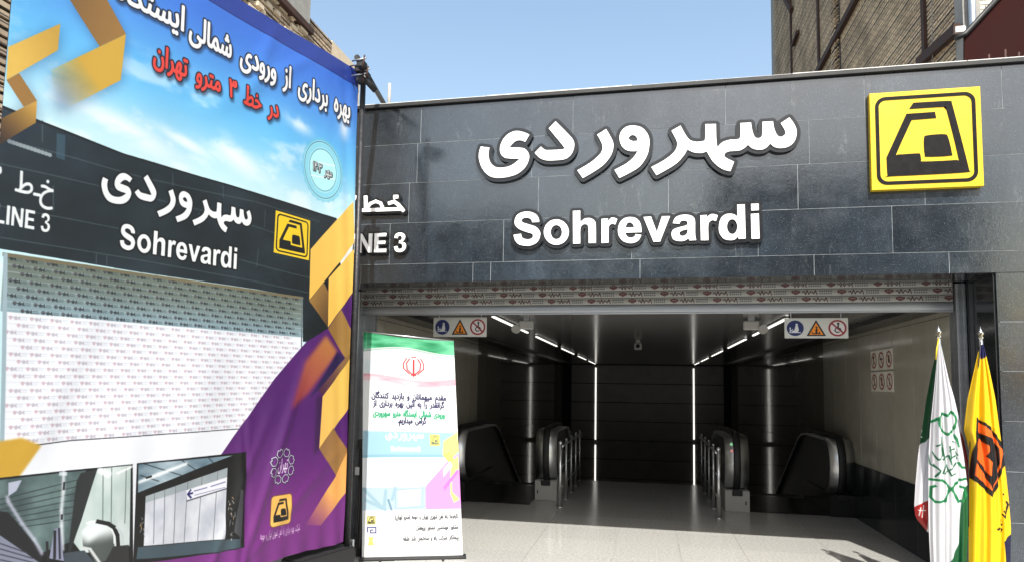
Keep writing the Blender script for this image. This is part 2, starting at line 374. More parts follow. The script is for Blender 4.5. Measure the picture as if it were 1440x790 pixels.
# contour of a mask -> loops; loops -> solid mesh
def contours(m, lev=.5):
    m = np.pad(m, 1); H, W_ = m.shape; b = m > lev; nxt = {}
    ys, xs = np.nonzero((b[:-1, :-1].astype(int)+b[:-1, 1:]+b[1:, :-1]+b[1:, 1:]) % 4 != 0)
    def ip(p, q, x, y, dx, dy):
        t = (lev-p)/(q-p); return (x+dx*t, y+dy*t)
    E_ = {}
    def key(kind, x, y):
        if (kind, x, y) not in E_:
            if kind == 'h': E_[(kind, x, y)] = ip(m[y, x], m[y, x+1], x, y, 1, 0)
            else: E_[(kind, x, y)] = ip(m[y, x], m[y+1, x], x, y, 0, 1)
        return (kind, x, y)
    for y, x in zip(ys, xs):
        c = (b[y, x], b[y, x+1], b[y+1, x+1], b[y+1, x]); e = (('h', x, y), ('v', x+1, y), ('h', x, y+1), ('v', x, y))
        # oriented segments, inside on the left
        cuts = [i for i in range(4) if c[i] != c[(i+1) % 4]]
        ins = [i for i in cuts if c[i]]; outs = [i for i in cuts if not c[i]]
        for i in ins:
            j = min(outs, key=lambda o_: (o_-i) % 4) if len(cuts) == 2 else outs[(ins.index(i))]
            nxt[key(*e[i])] = key(*e[j])
    loops = []
    while nxt:
        k0, v = next(iter(nxt.items())); lp = []; k = k0
        while k in nxt: lp.append(E_[k]); k = nxt.pop(k)
        if len(lp) > 8: loops.append(lp)
    def dp(p, eps):
        if len(p) < 3: return p
        a, c_ = np.array(p[0]), np.array(p[-1]); d = c_-a; L_ = np.hypot(*d); q = np.array(p)-a
        dist = np.abs(q[:, 0]*d[1]-q[:, 1]*d[0])/L_ if L_ > 1e-9 else np.hypot(q[:, 0], q[:, 1])
        i = int(dist.argmax())
        if dist[i] < eps: return [p[0], p[-1]]
        return dp(p[:i+1], eps)[:-1]+dp(p[i:], eps)
    out = []
    for lp in loops:
        h = len(lp)//2; out.append([(x-.5, y-.5) for x, y in dp(lp[:h+1], .18)[:-1]+dp(lp[h:]+[lp[0]], .18)[:-1]])
    return out
def solid(loops, depth, name):
    """loops in (x,z) metres -> mesh facing -Y, from y=0 (front) back to y=depth"""
    c = bpy.data.curves.new('c', 'CURVE'); c.dimensions = '2D'; c.fill_mode = 'BOTH'; c.extrude = depth/2
    for lp in loops:
        sp = c.splines.new('POLY'); sp.points.add(len(lp)-1); sp.use_cyclic_u = True
        for i, p in enumerate(lp): sp.points[i].co = (p[0], p[1], 0, 1)
    o = bpy.data.objects.new('c', c); me = bpy.data.meshes.new_from_object(o)
    bpy.data.objects.remove(o); bpy.data.curves.remove(c)
    for v in me.vertices: x, y, z = v.co; v.co = (x, -z+depth/2, y)
    me.name = name; me.update(); return me
def grown(segs, grow, ppm=260):
    """outline of an area grown by so many metres"""
    q = np.array(segs)*ppm; pad = int(grow*ppm)+4; o = np.floor(q.reshape(-1, 2).min(0))-pad
    s = np.ceil(q.reshape(-1, 2).max(0)-o).astype(int)+pad
    m = dilate(fill_segments(q-o, s[0], s[1], 3, isinstance(segs, np.ndarray)), grow*ppm); m = blur(m, 1)
    return [[((x+o[0])/ppm, (y+o[1])/ppm) for x, y in lp] for lp in contours(m)]

# ================================================================== SETTING: street, floor, hall
st = box('street_pavement', -60, 60, -60, YF+.02, -.3, -.004, M['pave']); tag(st, 'grey street paving in front of the station entrance', kind='structure')
low = box('lower_hall_floor', -3.4, 3.2, 11.5, YE+.4, -6.3, -6.2, M['floorbase']); tag(low, 'dark lower hall floor at the foot of the escalators', kind='structure')
fl = empty('floor', (0, YF, 0), 'light granite entrance hall floor', kind='structure')
JX = [XL-.1, -2.1, -1.2, -.34, .33, .99, 1.9, XR+.1]; JY = [YF+.02+.68*i for i in range(8)]+[11.55, 12.4]
g = .0016
ZT = 0
prevb = box('floor_bed', XL-.1, XR+.1, YF+.02, 11.55, -.3, -.006, M['floorbase'], fl); box('floor_bed', -1.3, 1.05, 11.551, 12.4, -.3, -.006, M['floorbase'], fl)
tcache = {}
for j in range(len(JY)-1):
    for i in range(len(JX)-1):
        if JY[j] >= 11.5 and not (2 <= i <= 4): continue
        x0, x1, y0, y1 = JX[i]+g, JX[i+1]-g, JY[j]+g, JY[j+1]-g
        k = (round(x1-x0, 3), round(y1-y0, 3))
        if k not in tcache:
            bm = bmesh.new(); bm_box(bm, -k[0]/2, k[0]/2, -k[1]/2, k[1]/2, -.006, 0); tcache[k] = mesh_of(bm, 'floor_tile'); tcache[k].materials.append(M['tilefloor'])
        put('floor_tile', tcache[k], fl, ((x0+x1)/2, (y0+y1)/2, 0))
# side walls with panels
def hall_wall(side):
    X = XR if side > 0 else XL; s = side
    w_ = empty('hall_wall', (X, YS, 0), 'beige panelled %s side wall of the entrance hall' % ('right' if s > 0 else 'left'), kind='structure')
    xa, xb = sorted((X+s*.012, X+s*.35)); box('wall_core', xa, xb, YS+.05, YE+.3, -6.2, ZC+.6, M['walldark'], w_)
    me = {}
    def pan(y0, y1, z0, z1, mt, name):
        k = (round(y1-y0, 3), round(z1-z0, 3), mt.name)
        if k not in me:
            bm = bmesh.new(); t = .011 if name != 'dado_panel' else .02
            bm_box(bm, -t/2, t/2, -k[0]/2, k[0]/2, -k[1]/2, k[1]/2); bmesh.ops.bevel(bm, geom=bm.edges[:], offset=.002, segments=1, affect='EDGES')
            me[k] = mesh_of(bm, name); me[k].materials.append(mt)
        put(name, me[k], w_, (X+s*.0065 if name != 'dado_panel' else X+s*.002, (y0+y1)/2, (z0+z1)/2))
    y = YS+.1; yy = [y]+[7.14+.615*i for i in range(28)]
    for a, b_ in zip(yy, yy[1:]):
        if b_ > YE: break
        wm = M['wallshade'] if a > 11.2 else M['wall']  # deeper panels carry the falling light in their colour
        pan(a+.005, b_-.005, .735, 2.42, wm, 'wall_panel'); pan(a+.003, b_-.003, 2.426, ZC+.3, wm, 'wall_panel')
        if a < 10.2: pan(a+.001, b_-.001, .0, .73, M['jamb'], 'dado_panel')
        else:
            pan(a+.003, b_-.003, -1.2, .73, M['wallshade'], 'wall_panel')
            if a > 13: pan(a+.003, b_-.003, -4, -1.206, M['wallshade'], 'wall_panel')
    return w_
hall_wall(1); hall_wall(-1)
# end wall
ew = empty('end_wall', (0, YE, -6), 'dark grey end wall of horizontal panels behind the escalator shaft', kind='structure')
box('wall_core', XL, XR, YE+.02, YE+.3, -6.2, ZC+.3, M['walldark'], ew)
zz = ZC-.02
bm = bmesh.new(); hh = .655
cols = [(-2.65, -1.81), (-1.77, 1.525), (1.565, 2.53)]
while zz > -3.2:
    for a, b_ in cols:
        box('wall_panel', a+.004, b_-.004, YE-.03, YE+.018, zz-hh+.012, zz-.012, M['endwall'], ew, .004)
    zz -= hh
# ceiling
ce = empty('ceiling', (0, YF, ZC), 'dark metal slat ceiling of the hall', kind='structure')
box('ceiling_core', XL-.1, XR+.1, YS+.04, YE+.3, ZC+.05, ZC+.5, M['walldark'], ce)
bm = bmesh.new(); y = YS+.12
while y < YE-.1:
    bm_box(bm, XL+.02, XR-.02, y, y+.137, ZC, ZC+.03); y += .15
tag(put('ceiling_slats', mesh_of(bm, 'ceiling_slats'), ce, (0, 0, 0), M['slat']), kind='stuff')
for s, X in ((1, XR), (-1, XL)):
    xa, xb = sorted((X-s*.02, X-s*.30)); box('ceiling_cove', xa, xb, YS+.14, YE-.05, ZC-.055, ZC-.004, M['darkpanel'], ce)
# staircase between the escalators
stc = empty('staircase', (0, 12.4, 0), 'dark granite stairs going down between the two escalators', 'staircase')
for i in range(22):
    box('step', -1.3, 1.05, 12.402+.3*i, 12.402+.3*(i+1), -.17*(i+1)-.5, -.17*(i+1), M['tilefloor'], stc)

# ceiling lamps
K = {-1: (-.94*(ZC-EYE)/.43*.985, [(693, 742), (754, 783), (790, 807), (813, 824), (828, 837)]), 1: (.815*(ZC-EYE)/.43*.985, [(1107, 1059), (1049, 1024), (1016, 1001), (996, 986), (983, 977)])}
ords = ['nearest the shutter', 'second from the shutter', 'third from the shutter', 'fourth from the shutter', 'nearest the end wall']
for s, (X, segs) in K.items():
    for (pa, pb), od in zip(segs, ords):
        def Yat(px):
            # depth of the point of the lamp row seen at this column
            lo, hi = 3., 60.
            for _ in range(40):
                mid = (lo+hi)/2; d = np.array((X, mid, ZC-EYE)); u = CX+FPX*d.dot(RA)/d.dot(FA)
                if (u-px)*s > 0: lo = mid
                else: hi = mid
            return lo
        ya, yb = max(YS+.2, Yat(pa)), min(YE-.2, Yat(pb))
        t = empty('ceiling_light', (X, (ya+yb)/2, ZC), 'slim ceiling tube light in the %s row, %s' % ('left' if s < 0 else 'right', od), 'light', 'tube lights in the hall ceiling')
        box('housing', X-.035, X+.035, ya-.01, yb+.01, ZC-.012, ZC-.001, M['darkpanel'], t)
        box('diffuser', X-.014, X+.014, ya, yb, ZC-.026, ZC-.0125, M['tube'], t)
for s, X in ((-1, -1.79), (1, 1.545)):
    t = empty('wall_light', (X, YE, 0), 'vertical light strip on the end wall, %s one' % ('left' if s < 0 else 'right'), 'light', 'vertical light strips on the end wall')
    zg = aty(838 if s < 0 else 977, 621, YE)[2]
    for z0, z1 in ((zg+.09, ZC-.12), (-3.1, zg-.09)):
        box('diffuser', X-.019, X+.019, YE-.045, YE-.0, z0, z1, M['tube'], t)

# emergency lights, camera
for px, py, nm in ((738, 455, 'left'), (1055, 456, 'right')):
    Y = atz(px, 447, ZC)[1]; x, _, z = aty(px, py, Y)
    t = empty('emergency_light', (x, Y, ZC), 'small white emergency light box with a round head under the %s ceiling lights' % nm, 'light', 'emergency lights under the ceiling')
    box('housing', x-.07, x+.10, Y, Y+.07, ZC-.13, ZC-.03, M['emwhite'], t, .01)
    box('bracket', x-.02, x+.05, Y+.02, Y+.06, ZC-.031, ZC-.001, M['alu'], t)
    sx = x-.11 if px < 900 else x+.14
    tube('lamp_head', [(sx, Y-.03, ZC-.13), (sx, Y+.05, ZC-.13)], .05, M['emwhite'], t, 16)
x, Y, z = atz(897, 478, ZC)
t = empty('security_camera', (x, Y, ZC), 'small white security camera hanging from the hall ceiling', 'camera')
box('mount', x-.03, x+.03, Y-.03, Y+.03, ZC-.05, ZC-.001, M['emwhite'], t); box('body', x-.065, x+.065, Y-.09, Y+.09, ZC-.16, ZC-.052, M['emwhite'], t, .015)
tube('lens', [(x, Y-.10, ZC-.105), (x, Y-.088, ZC-.105)], .035, M['black'], t, 16)

# ================================================================== escalators
def escalator(name_lbl, mids, outs, yf, top, yfo=None):
    ymid = yf
    (a0, a1), (b0, b1) = mids, outs
    e = empty('escalator', ((a0+b1)/2, yf, 0), name_lbl, 'escalator', 'escalators going down from the hall')
    S = math.tan(math.radians(30)); YB = 11.75; R_ = .37; zc = .30+R_
    def profile(grow, ybk):
        p = []; r = R_+grow
        for k in range(0, 17):
            an = -PI/2 - k*PI/16
            p.append((yf+R_*.62+.03+r*.62*math.cos(an), zc+r*math.sin(an)*1.0))
        zt = zc+r
        p += [(11.3, zt), (11.6, zt-.03), (YB+.1, zt-.12), (ybk, zt-.12-(ybk-YB-.1)*S)]
        return p
    for k, (x0, x1) in enumerate((mids, outs)):
        yf = yfo if (k == 1 and yfo) else ymid
        xm = (x0+x1)/2; pr = profile(0, 19.5)
        if k == 0: PR0 = pr
        # steel cover band following the balustrade
        bm = bmesh.new(); outer, inner = pr, profile(-.03, 19.5)
        def ringv(pts, x): return [bm.verts.new((x, y, z)) for y, z in pts]
        o0, o1, i0, i1 = ringv(outer, x0), ringv(outer, x1), ringv(inner, x0), ringv(inner, x1)
        for j in range(len(pr)-1):
            for f in ((o0[j], o0[j+1], o1[j+1], o1[j]), (i0[j], i1[j], i1[j+1], i0[j+1]), (o0[j], i0[j], i0[j+1], o0[j+1]), (o1[j], o1[j+1], i1[j+1], i1[j])): bm.faces.new(f)
        bmesh.ops.recalc_face_normals(bm, faces=bm.faces[:])
        me = mesh_of(bm, 'newel_cover')
        for p in me.polygons: p.use_smooth = abs(p.normal.x) < .5
        put('newel_cover', me, e, (0, 0, 0), M['steel'])
        # handrail
        hp = [(xm, y, z) for y, z in profile(.035, 19.5)[1:]]
        hp = [(xm, hp[0][1]+.16, hp[0][2]-.0)]+hp
        bm = bmesh.new(); rings = []
        for j, p in enumerate(hp):
            q, r = hp[max(0, j-1)], hp[min(len(hp)-1, j+1)]; d = Vector((0, r[1]-q[1], r[2]-q[2])).normalized(); nn = Vector((0, -d.z, d.y))
            if j == 0: nn = Vector((0, 0, -1))
            w2, h2 = .05, .028
            cs = [(-w2, -.3*h2), (-w2*.92, .6*h2), (-w2*.6, h2), (w2*.6, h2), (w2*.92, .6*h2), (w2, -.3*h2), (w2*.8, -h2), (-w2*.8, -h2)]
            rings.append([bm.verts.new(Vector(p)+Vector((u, 0, 0))+nn*v) for u, v in cs])
        for A_, B_ in zip(rings, rings[1:]):
            for c in range(8): bm.faces.new((A_[c], A_[(c+1) % 8], B_[(c+1) % 8], B_[c]))
        bm.faces.new(rings[0][::-1]); bm.faces.new(rings[-1]); bmesh.ops.recalc_face_normals(bm, faces=bm.faces[:])
        put('handrail', mesh_of(bm, 'handrail', True), e, (0, 0, 0), M['rubber'])
        # balustrade side panel
        ins = profile(-.031, 19.4)[1:]
        prof = [(yf+.25, -.0)]+ins+[(19.4, -6), (YB+.4, -3)]
        prism_x('balustrade_panel', prof, x0+.04, x1-.04, M['darkpanel'], e)
        yb_ = 11.5
        box('newel_base', x0-.005, x1+.005, yf+.05, yb_, .0, .29, M['emwhite'] if k == 0 else M['darkpanel'], e, .004)
        box('handrail_inlet', xm-.07, xm+.07, yf+.03, yf+.052, .22, .30, M['rubber'], e, .008)
        if k == 0:
            box('key_switch', x1-.055 if x1 > 0 else x0+.03, x1-.04 if x1 > 0 else x0+.045, yf+.044, yf+.052, .1, .15, M['black'], e)
    xi0, xi1 = sorted((a0 if a0 > 0 else a1, b0 if a0 > 0 else b1))
    xi0, xi1 = (a1, b0) if a0 > 0 else (b1, a0)
    box('landing_plate', xi0+.01, xi1-.01, yf+.1, 11.4, .0, .012, M['steel'] if False else M['darkpanel'], e, .002)
    for j in range(14):
        y0 = 11.41+.4*j; z = 0 if j < 1 else -.2*(j-0)
        box('step', xi0+.02, xi1-.02, y0, y0+.4, z-.5, z-.004 if j == 0 else z, M['rubber'], e)
    if top:
        pr = PR0
        for q, (z, c) in enumerate(((.93, (.05, .6, .2)), (.84, (.6, .03, .02)), (.72, (.1, .1, .1)), (.62, (.4, .4, .4)))):
            mm = emis('indicator_lamp', c, .35 if q < 2 else 0.0); yq = None
            for (y1_, z1_), (y2_, z2_) in zip(pr, pr[1:]):
                if z1_ <= z <= z2_: yq = y1_+(y2_-y1_)*(z-z1_)/(z2_-z1_)
            if yq: tube('indicator', [(a0+.09, yq-.012, z), (a0+.09, yq+.004, z)], .02, mm, e, 12)
    return e
escalator('left escalator with steel newels and black handrails, partly behind the roll-up banner', (-1.66, -1.34), (-2.94, -2.63), 9.98, False, 9.5)
escalator('right escalator with indicator lamps on its steel newel, before the beige wall', (1.07, 1.39), (2.44, 2.75), 9.83, True)

def railing(lbl, X, y0, y1, s):
    t = empty('safety_railing', (X, y0, 0), lbl, 'railing', 'steel railings beside the escalators')
    n = 5
    for i in range(n):
        y = y0+(y1-y0)*i/(n-1); r = .027 if i == 0 else .017
        p = tube('post', [(X, y, 0), (X, y, .9)], r, M['steel'], t, 14)
        bm = bmesh.new(); bmesh.ops.create_uvsphere(bm, u_segments=12, v_segments=8, radius=r*1.15); put('cap', mesh_of(bm, 'cap', True), p, (X, y, .905), M['steel'])
        tube('floor_flange', [(X, y, .001), (X, y, .014)], r*1.9, M['steel'], p, 14)
    for z in (.86, .58, .3): tube('rail', [(X+s*.03, y0, z), (X+s*.03, y1, z)], .013 if z > .8 else .005, M['steel'], t, 10)
railing('steel post railing beside the left escalator', -1.215, 9.5, 12.25, 1)
railing('steel post railing beside the right escalator', .925, 9.32, 12.15, -1)

# ================================================================== FACADE
fc = empty('station_entrance', (0, YF, 0), 'station entrance clad in dark grey polished granite tiles above a wide opening', 'building')
TOP = 4.50; BOT = 2.708; XE0, XE1 = -4.4, 4.3
PL, PR = -3.17, 2.855
def fx(px, py): return aty(px, py, YF)[0]
rows = [(TOP, 4.118, [(592, 180), (806, 150), (1020, 130), (1215, 110), (1408, 95)]),
        (4.118, 3.714, [(748, 220), (945, 210), (1138, 200), (1330, 190)]),
        (3.714, 3.306, [(575, 290), (757, 280), (940, 270), (1122, 262), (1300, 250)]),
        (3.306, 2.892, [(708, 340), (888, 340), (1066, 330), (1255, 325)]),
        (2.892, BOT, [(665, 380), (690, 380), (900, 378), (1145, 375), (1335, 372)])]
box('wall_core', XE0, XE1, YF+.0014, YF+.5, BOT+.002, TOP-.01, M['mortar'], fc)
gj = .0019
def tile(x0, x1, z0, z1, y=YF, t=.02, name='facade_tile'):
    dy = random.uniform(-.0007, .0007)
    return box(name, x0+gj, x1-gj, y+dy, y+t+dy, z0+gj, z1-gj, M['granite'], fc, .0006)
for zt, zb, js in rows:
    xs = [XE0]+sorted(fx(*j) for j in js)+[XE1]
    if xs[1]-xs[0] > 1.3: xs.insert(1, xs[1]-1.17)
    for a, b_ in zip(xs, xs[1:]): tile(a, b_, zb, zt)
# pillars left and right of the opening
for x0, x1 in ((XE0, PL), (PR, XE1)):
    box('pillar_core', x0+.02, x1-.02, YF+.0014, YS+.3, 0, BOT-.002, M['mortar'], fc)
    zb = BOT
    while zb > .01:
        z0 = max(.0, zb-.41)
        if x0 < 0: tile(x0, x0+.67, z0, zb); tile(x0+.67, x1, z0, zb)
        else: tile(x0, x0+.72, z0, zb); tile(x0+.72, x1, z0, zb)
        zb = z0
# black stone returns of the opening (side faces) and soffit
box('jamb_panel', PR-.012, PR+.018, YF+.021, YS+.02, 0, BOT-.004, M['jamb'], fc); box('jamb_panel', PL-.018, PL+.012, YF+.021, YS+.02, 0, BOT-.004, M['jamb'], fc)
box('soffit_panel', PL+.014, PR-.014, YF+.023, YS-.06, BOT+.0, BOT+.0018, M['jamb'], fc)
box('coping', XE0, XE1, YF-.035, YF+.5, TOP+.002, TOP+.042, M['coping'], fc, .004)
for i in range(6):
    x0 = XE0+1.42*i; box('flashing', x0+.002, min(x0+1.416, XE1), YF-.02+.004*(i % 2), YF+.46, TOP+.043, TOP+.052+.002*(i % 3), M['flash'], fc, .003)
box('roof_slab', XE0, XE1, YF+.51, YE+.3, ZC+.52, ZC+.8, M['concrete'], fc)
for px, py in ((1390, 77), (1413, 70), (1432, 74)):
    x, _, z = aty(px, py, YF+.25); tag(tube('rebar_stub', [(x, YF+.25, TOP+.03), (x+.004, YF+.25, z+.0)], 0.008, M['rust']), {1390: 'short leftmost stub', 1413: 'tallest middle stub', 1432: 'short rightmost stub'}[px]+' standing on the parapet before the red sheet', 'stub', 'stubs on the parapet')
x, _, z = aty(548, 118, YF+.3)
tag(tube('parapet_post', [(x, YF+.3, TOP+.04), (x, YF+.3, z)], .017, M['concrete']), 'short whitish post standing on the parapet beside the scaffold tube', 'post')

# roller shutter
sh = empty('roller_shutter', (0, YS, 2.45), 'raised roller shutter with printed protective tape along its slats', 'shutter')
tc = Canvas(0, .41, 0, .075, 620, (.60, .60, .58))
def tapeprint(c, x, z0, h, w_, red, blk, grey, al=1):
    c.poly([(x+.0*w_, z0+.75*h), (x+.1*w_, z0+.9*h), (x+.2*w_, z0+.75*h), (x+.2*w_, z0+.45*h), (x+.1*w_, z0+.12*h), (x, z0+.45*h)], red, alpha=al)
    c.poly([(x+.04*w_, z0+.66*h), (x+.16*w_, z0+.66*h), (x+.16*w_, z0+.58*h), (x+.04*w_, z0+.58*h)], (.8, .8, .78), alpha=al*.7)
    pts = [(x+(.25+.34*k/9)*w_, z0+(.5+.33*math.sin(k*2.6))*h) for k in range(10)]
    c.line(pts, h*.13, blk, alpha=al)
    for r in range(2): 
        for q in range(6): 
            xx = x+(.64+.05*q)*w_; c.poly([(xx, z0+(.22+.36*r)*h), (xx+.032*w_, z0+(.22+.36*r)*h), (xx+.036*w_, z0+(.44+.36*r)*h), (xx+.004*w_, z0+(.42+.36*r)*h)], grey, alpha=al)
tapeprint(tc, .015, .0, .075, .39, (.30, .15, .15), (.22, .13, .13), (.27, .27, .28), .85)
MT = print_mat('shutter_tape', tc.image('shutter_tape'), .45, 1.15, rep=True)
def slat(z0, z1, y, m, printed, sh_x=0):
    bm = bmesh.new(); n = 6; uvl = bm.loops.layers.uv.new('UVMap')
    pr = [(y-.006*math.sin(PI*k/n), z0+(z1-z0)*k/n) for k in range(n+1)]
    va = [[bm.verts.new((xx, p[0], p[1])) for p in pr] for xx in (-3.075, 2.75)]
    vb = [[bm.verts.new((xx, y+.014, p[1])) for p in (pr[0], pr[-1])] for xx in (-3.075, 2.75)]
    for k in range(n):
        f = bm.faces.new((va[0][k], va[1][k], va[1][k+1], va[0][k+1]))
        for lp, (xx, kk) in zip(f.loops, ((0, k), (1, k), (1, k+1), (0, k+1))): lp[uvl].uv = ((5.825/.41)*xx+sh_x, kk/n)
    bm.faces.new((va[0][0], vb[0][0], vb[1][0], va[1][0])); bm.faces.new((va[0][n], va[1][n], vb[1][1], vb[0][1])); bm.faces.new((vb[0][0], vb[0][1], vb[1][1], vb[1][0]))
    bmesh.ops.recalc_face_normals(bm, faces=bm.faces[:])
    put('slat', mesh_of(bm, 'slat'), sh, (0, 0, 0), MT if printed else M['alu'])
zs = [2.535, 2.603, 2.672, 2.742, 2.812]
for i, (a, b_) in enumerate(zip(zs, zs[1:])): slat(a+.003, b_-.003, YS-.01, M['alu'], True, .23*i)
slat(2.455, 2.532, YS-.012, M['alu'], False)
box('bottom_bar', -3.075, 2.75, YS-.02, YS+.02, 2.442, 2.458, M['alu'], sh, .003)
for xa, xb in ((2.752, 2.872-.03), (-3.07+.215, -2.972+.21)):
    pass
gl, gr = aty(497, 600, YS-.05)[0], aty(1345, 440, YS-.05)[0]
for xa, xb in ((gr, PR-.014), (PL+.014, PL+.094)):
    gde = empty('g', (0, 0, 0)); bpy.data.objects.remove(gde)
    box('guide_rail', xa, xb, YS-.055, YS+.035, 0, BOT-.01, M['alu'], sh, .004); m_ = (xa+xb)/2
    box('guide_lip', xa+.012, xa+.024, YS-.066, YS-.0555, 0, BOT-.012, M['alu'], sh); box('guide_lip', xb-.024, xb-.012, YS-.066, YS-.0555, 0, BOT-.012, M['alu'], sh)
box('wall_return', XR+.0, PR-.0, YS+.036, YS+.1, 0, ZC+.3, M['alu'], sh); box('wall_return', PL-.05, -2.925, YS+.036, YS+.1, 0, ZC+.3, M['alu'], sh)
box('shutter_box', PL+.02, PR-.02, YS+.02, YS+.035, 2.46, 3.2, M['darkpanel'], sh)

# ================================================================== sign letters (outlines traced, real plane just before the tiles)
YFR = YF-.05
def tr(pts, ox, oy, sc_):
    out = []
    for p in pts:
        x, _, z = aty(ox+p[0]/sc_, oy+p[1]/sc_, YFR); out.append((x, z)+tuple(p[2:]))
    return smooth_loop([(a*1000, b*1000)+tuple(r) for a, b, *r in out], n=5)
def trm(*a): return [(x/1000, y/1000) for x, y in tr(*a)]
C_ = 1
S1 = 6.583
FA_L = {
 'yeh': [trm([(105,372,C_),(185,382,C_),(175,450),(195,520),(240,560),(300,568),(380,550),(440,510),(468,482,C_),(380,482),(320,470),(288,430),(285,375),(310,310),(360,255),(430,228),(500,238),(555,262,C_),(517,328,C_),(470,312),(420,325),(368,380,C_),(440,382),(510,392),(550,440),(548,500),(510,570),(440,625),(340,655),(250,660),(180,640),(120,575),(90,490),(90,430)], 660, 150, S1)],
 'dal': [trm([(798,138,C_),(900,240),(960,310),(970,370),(945,440),(890,485),(800,498),(710,498),(650,475),(605,430,C_),(662,372,C_),(685,392),(715,405),(790,403),(850,400),(876,392),(872,370),(735,203,C_)], 660, 150, S1)],
 'reh': [trm([(345,210,C_),(400,310),(412,370),(390,450),(320,540),(220,610),(128,663,C_),(78,592,C_),(200,520),(290,440),(312,380),(300,330),(262,262,C_)], 800, 150, S1)],
 'waw': [trm([(600,178),(680,200),(735,270),(745,350),(725,450),(660,550),(570,610),(468,662,C_),(422,588,C_),(530,530),(600,470),(637,412,C_),(560,412),(500,380),(470,310),(480,240),(530,190)], 800, 150, S1), trm([(552,298),(570,270),(600,265),(628,285),(637,318,C_),(590,322)], 800, 150, S1)],
 'seen': [trm([(375,178,C_),(420,260),(460,310),(520,328),(580,322),(603,300),(605,165,C_),(703,163,C_),(706,300),(716,382,C_),(760,335),(830,310),(900,305),(928,280),(930,155,C_),(1027,150,C_),(1041,230),(1061,280),(1091,295),(1126,280),(1134,230),(1134,143,C_),(1231,138,C_),(1241,200),(1266,260),(1301,283),(1341,262),(1344,225),(1304,155,C_),(1383,103,C_),(1431,170),(1451,240),(1431,320),(1376,370),(1306,385),(1246,375),(1206,343,C_),(1156,390),(1096,400),(1036,385),(1001,353,C_),(966,385),(916,408),(826,415),(785,438),(790,472),(871,513,C_),(836,600,C_),(756,575),(676,510),(618,415,C_),(570,430),(500,425),(438,398,C_),(400,460),(320,540),(152,637,C_),(105,562,C_),(220,500),(310,430),(343,370),(340,320),(292,225,C_)], 900, 150, S1)]}
S2 = 7.579
def ell(cx, cy, rx, ry): return [(cx+rx*math.cos(k*PI/10), cy+ry*math.sin(k*PI/10)) for k in range(20)]
def T2(p): return trm(p, 710, 270, S2)
def T3(p): return trm(p, 890, 270, S2)
LA_L = [
 [T2([(365,322,1),(292,325,1),(275,290),(230,275),(190,285),(178,308),(195,330),(260,350),(330,375),(370,420),(375,470),(345,535),(280,570),(220,575),(150,560),(110,520),(92,460,1),(170,448,1),(185,490),(235,508),(285,498),(300,470),(285,445),(220,425),(150,395),(108,350),(108,290),(140,240),(200,215),(270,215),(330,240),(360,285)])],
 [T2(ell(548,430,133,135)), T2(ell(548,430,61,76))],
 [T2([(725,205,1),(802,202,1),(802,325,1),(850,288),(910,282),(955,310),(968,360),(970,545,1),(893,547,1),(890,380),(865,345),(825,355),(803,400),(803,550,1),(727,553,1)])],
 [T2([(1030,290,1),(1098,285,1),(1100,318,1),(1130,280),(1165,278),(1198,292,1),(1175,350,1),(1140,340),(1110,365),(1105,420),(1105,542,1),(1030,546,1)])],
 [T2([(1458,430,1),(1282,435,1),(1300,475),(1340,490),(1380,478),(1392,452,1),(1454,460,1),(1430,510),(1390,538),(1330,547),(1260,525),(1215,470),(1205,400),(1225,330),(1270,285),(1335,270),(1400,285),(1445,340)]), T2([(1285,383,1),(1378,380,1),(1365,345),(1330,325),(1300,340)])],
 [T3([(113,270,1),(193,265,1),(255,430,1),(310,262,1),(395,260,1),(290,530,1),(220,532,1)])],
 [T3([(425,335,1),(450,280),(500,252),(570,245),(630,260),(660,300),(663,400),(665,470),(675,515,1),(603,518,1),(592,495,1),(550,520),(490,525),(430,505),(412,450),(430,405),(490,380),(550,365),(585,350,1),(575,315),(540,305),(510,315),(497,340,1)]), T3([(585,398,1),(530,412),(495,435),(510,468),(550,468),(580,440)])],
 [T3([(720,252,1),(788,248,1),(792,275,1),(820,245),(860,238),(905,252,1),(885,312,1),(850,302),(820,318),(803,360),(805,515,1),(725,517,1)])],
 [T3([(1112,137,1),(1192,135,1),(1202,498,1),(1128,502,1),(1125,470,1),(1090,505),(1040,515),(970,500),(925,440),(917,370),(935,290),(980,245),(1040,235),(1085,245),(1115,270,1)]), T3(ell(1058,372,56,80))],
 [T3([(1260,130,1),(1340,128,1),(1342,195,1),(1262,200,1)])],
 [T3([(1258,237,1),(1342,232,1),(1350,498,1),(1266,502,1)])]]
def sign(letters, name, lbl, cat, grow=.038, white=.012, z=None):
    segs = [s for L_ in letters for s in loop_segs(L_)]
    q = np.array(segs).reshape(-1, 2); cx, zb = q[:, 0].mean(), q[:, 1].min()
    t = empty(name, (cx, YF, zb), lbl, cat)
    put('letter_backing', solid(grown(segs, grow), YF-YFR-white-.003, 'letter_backing'), t, (0, YFR+white, 0), M['rim'])
    for L_ in letters: put('letter', solid(L_, white-.0005, 'letter'), t, (0, YFR, 0), M['white'])
    return t
sign(list(FA_L.values()), 'station_name_sign', 'large white Persian station name in raised letters with dark rims on the granite', 'sign')
sign(LA_L, 'station_name_sign', 'white Latin letters Sohrevardi with dark rims below the Persian name', 'sign', .034)
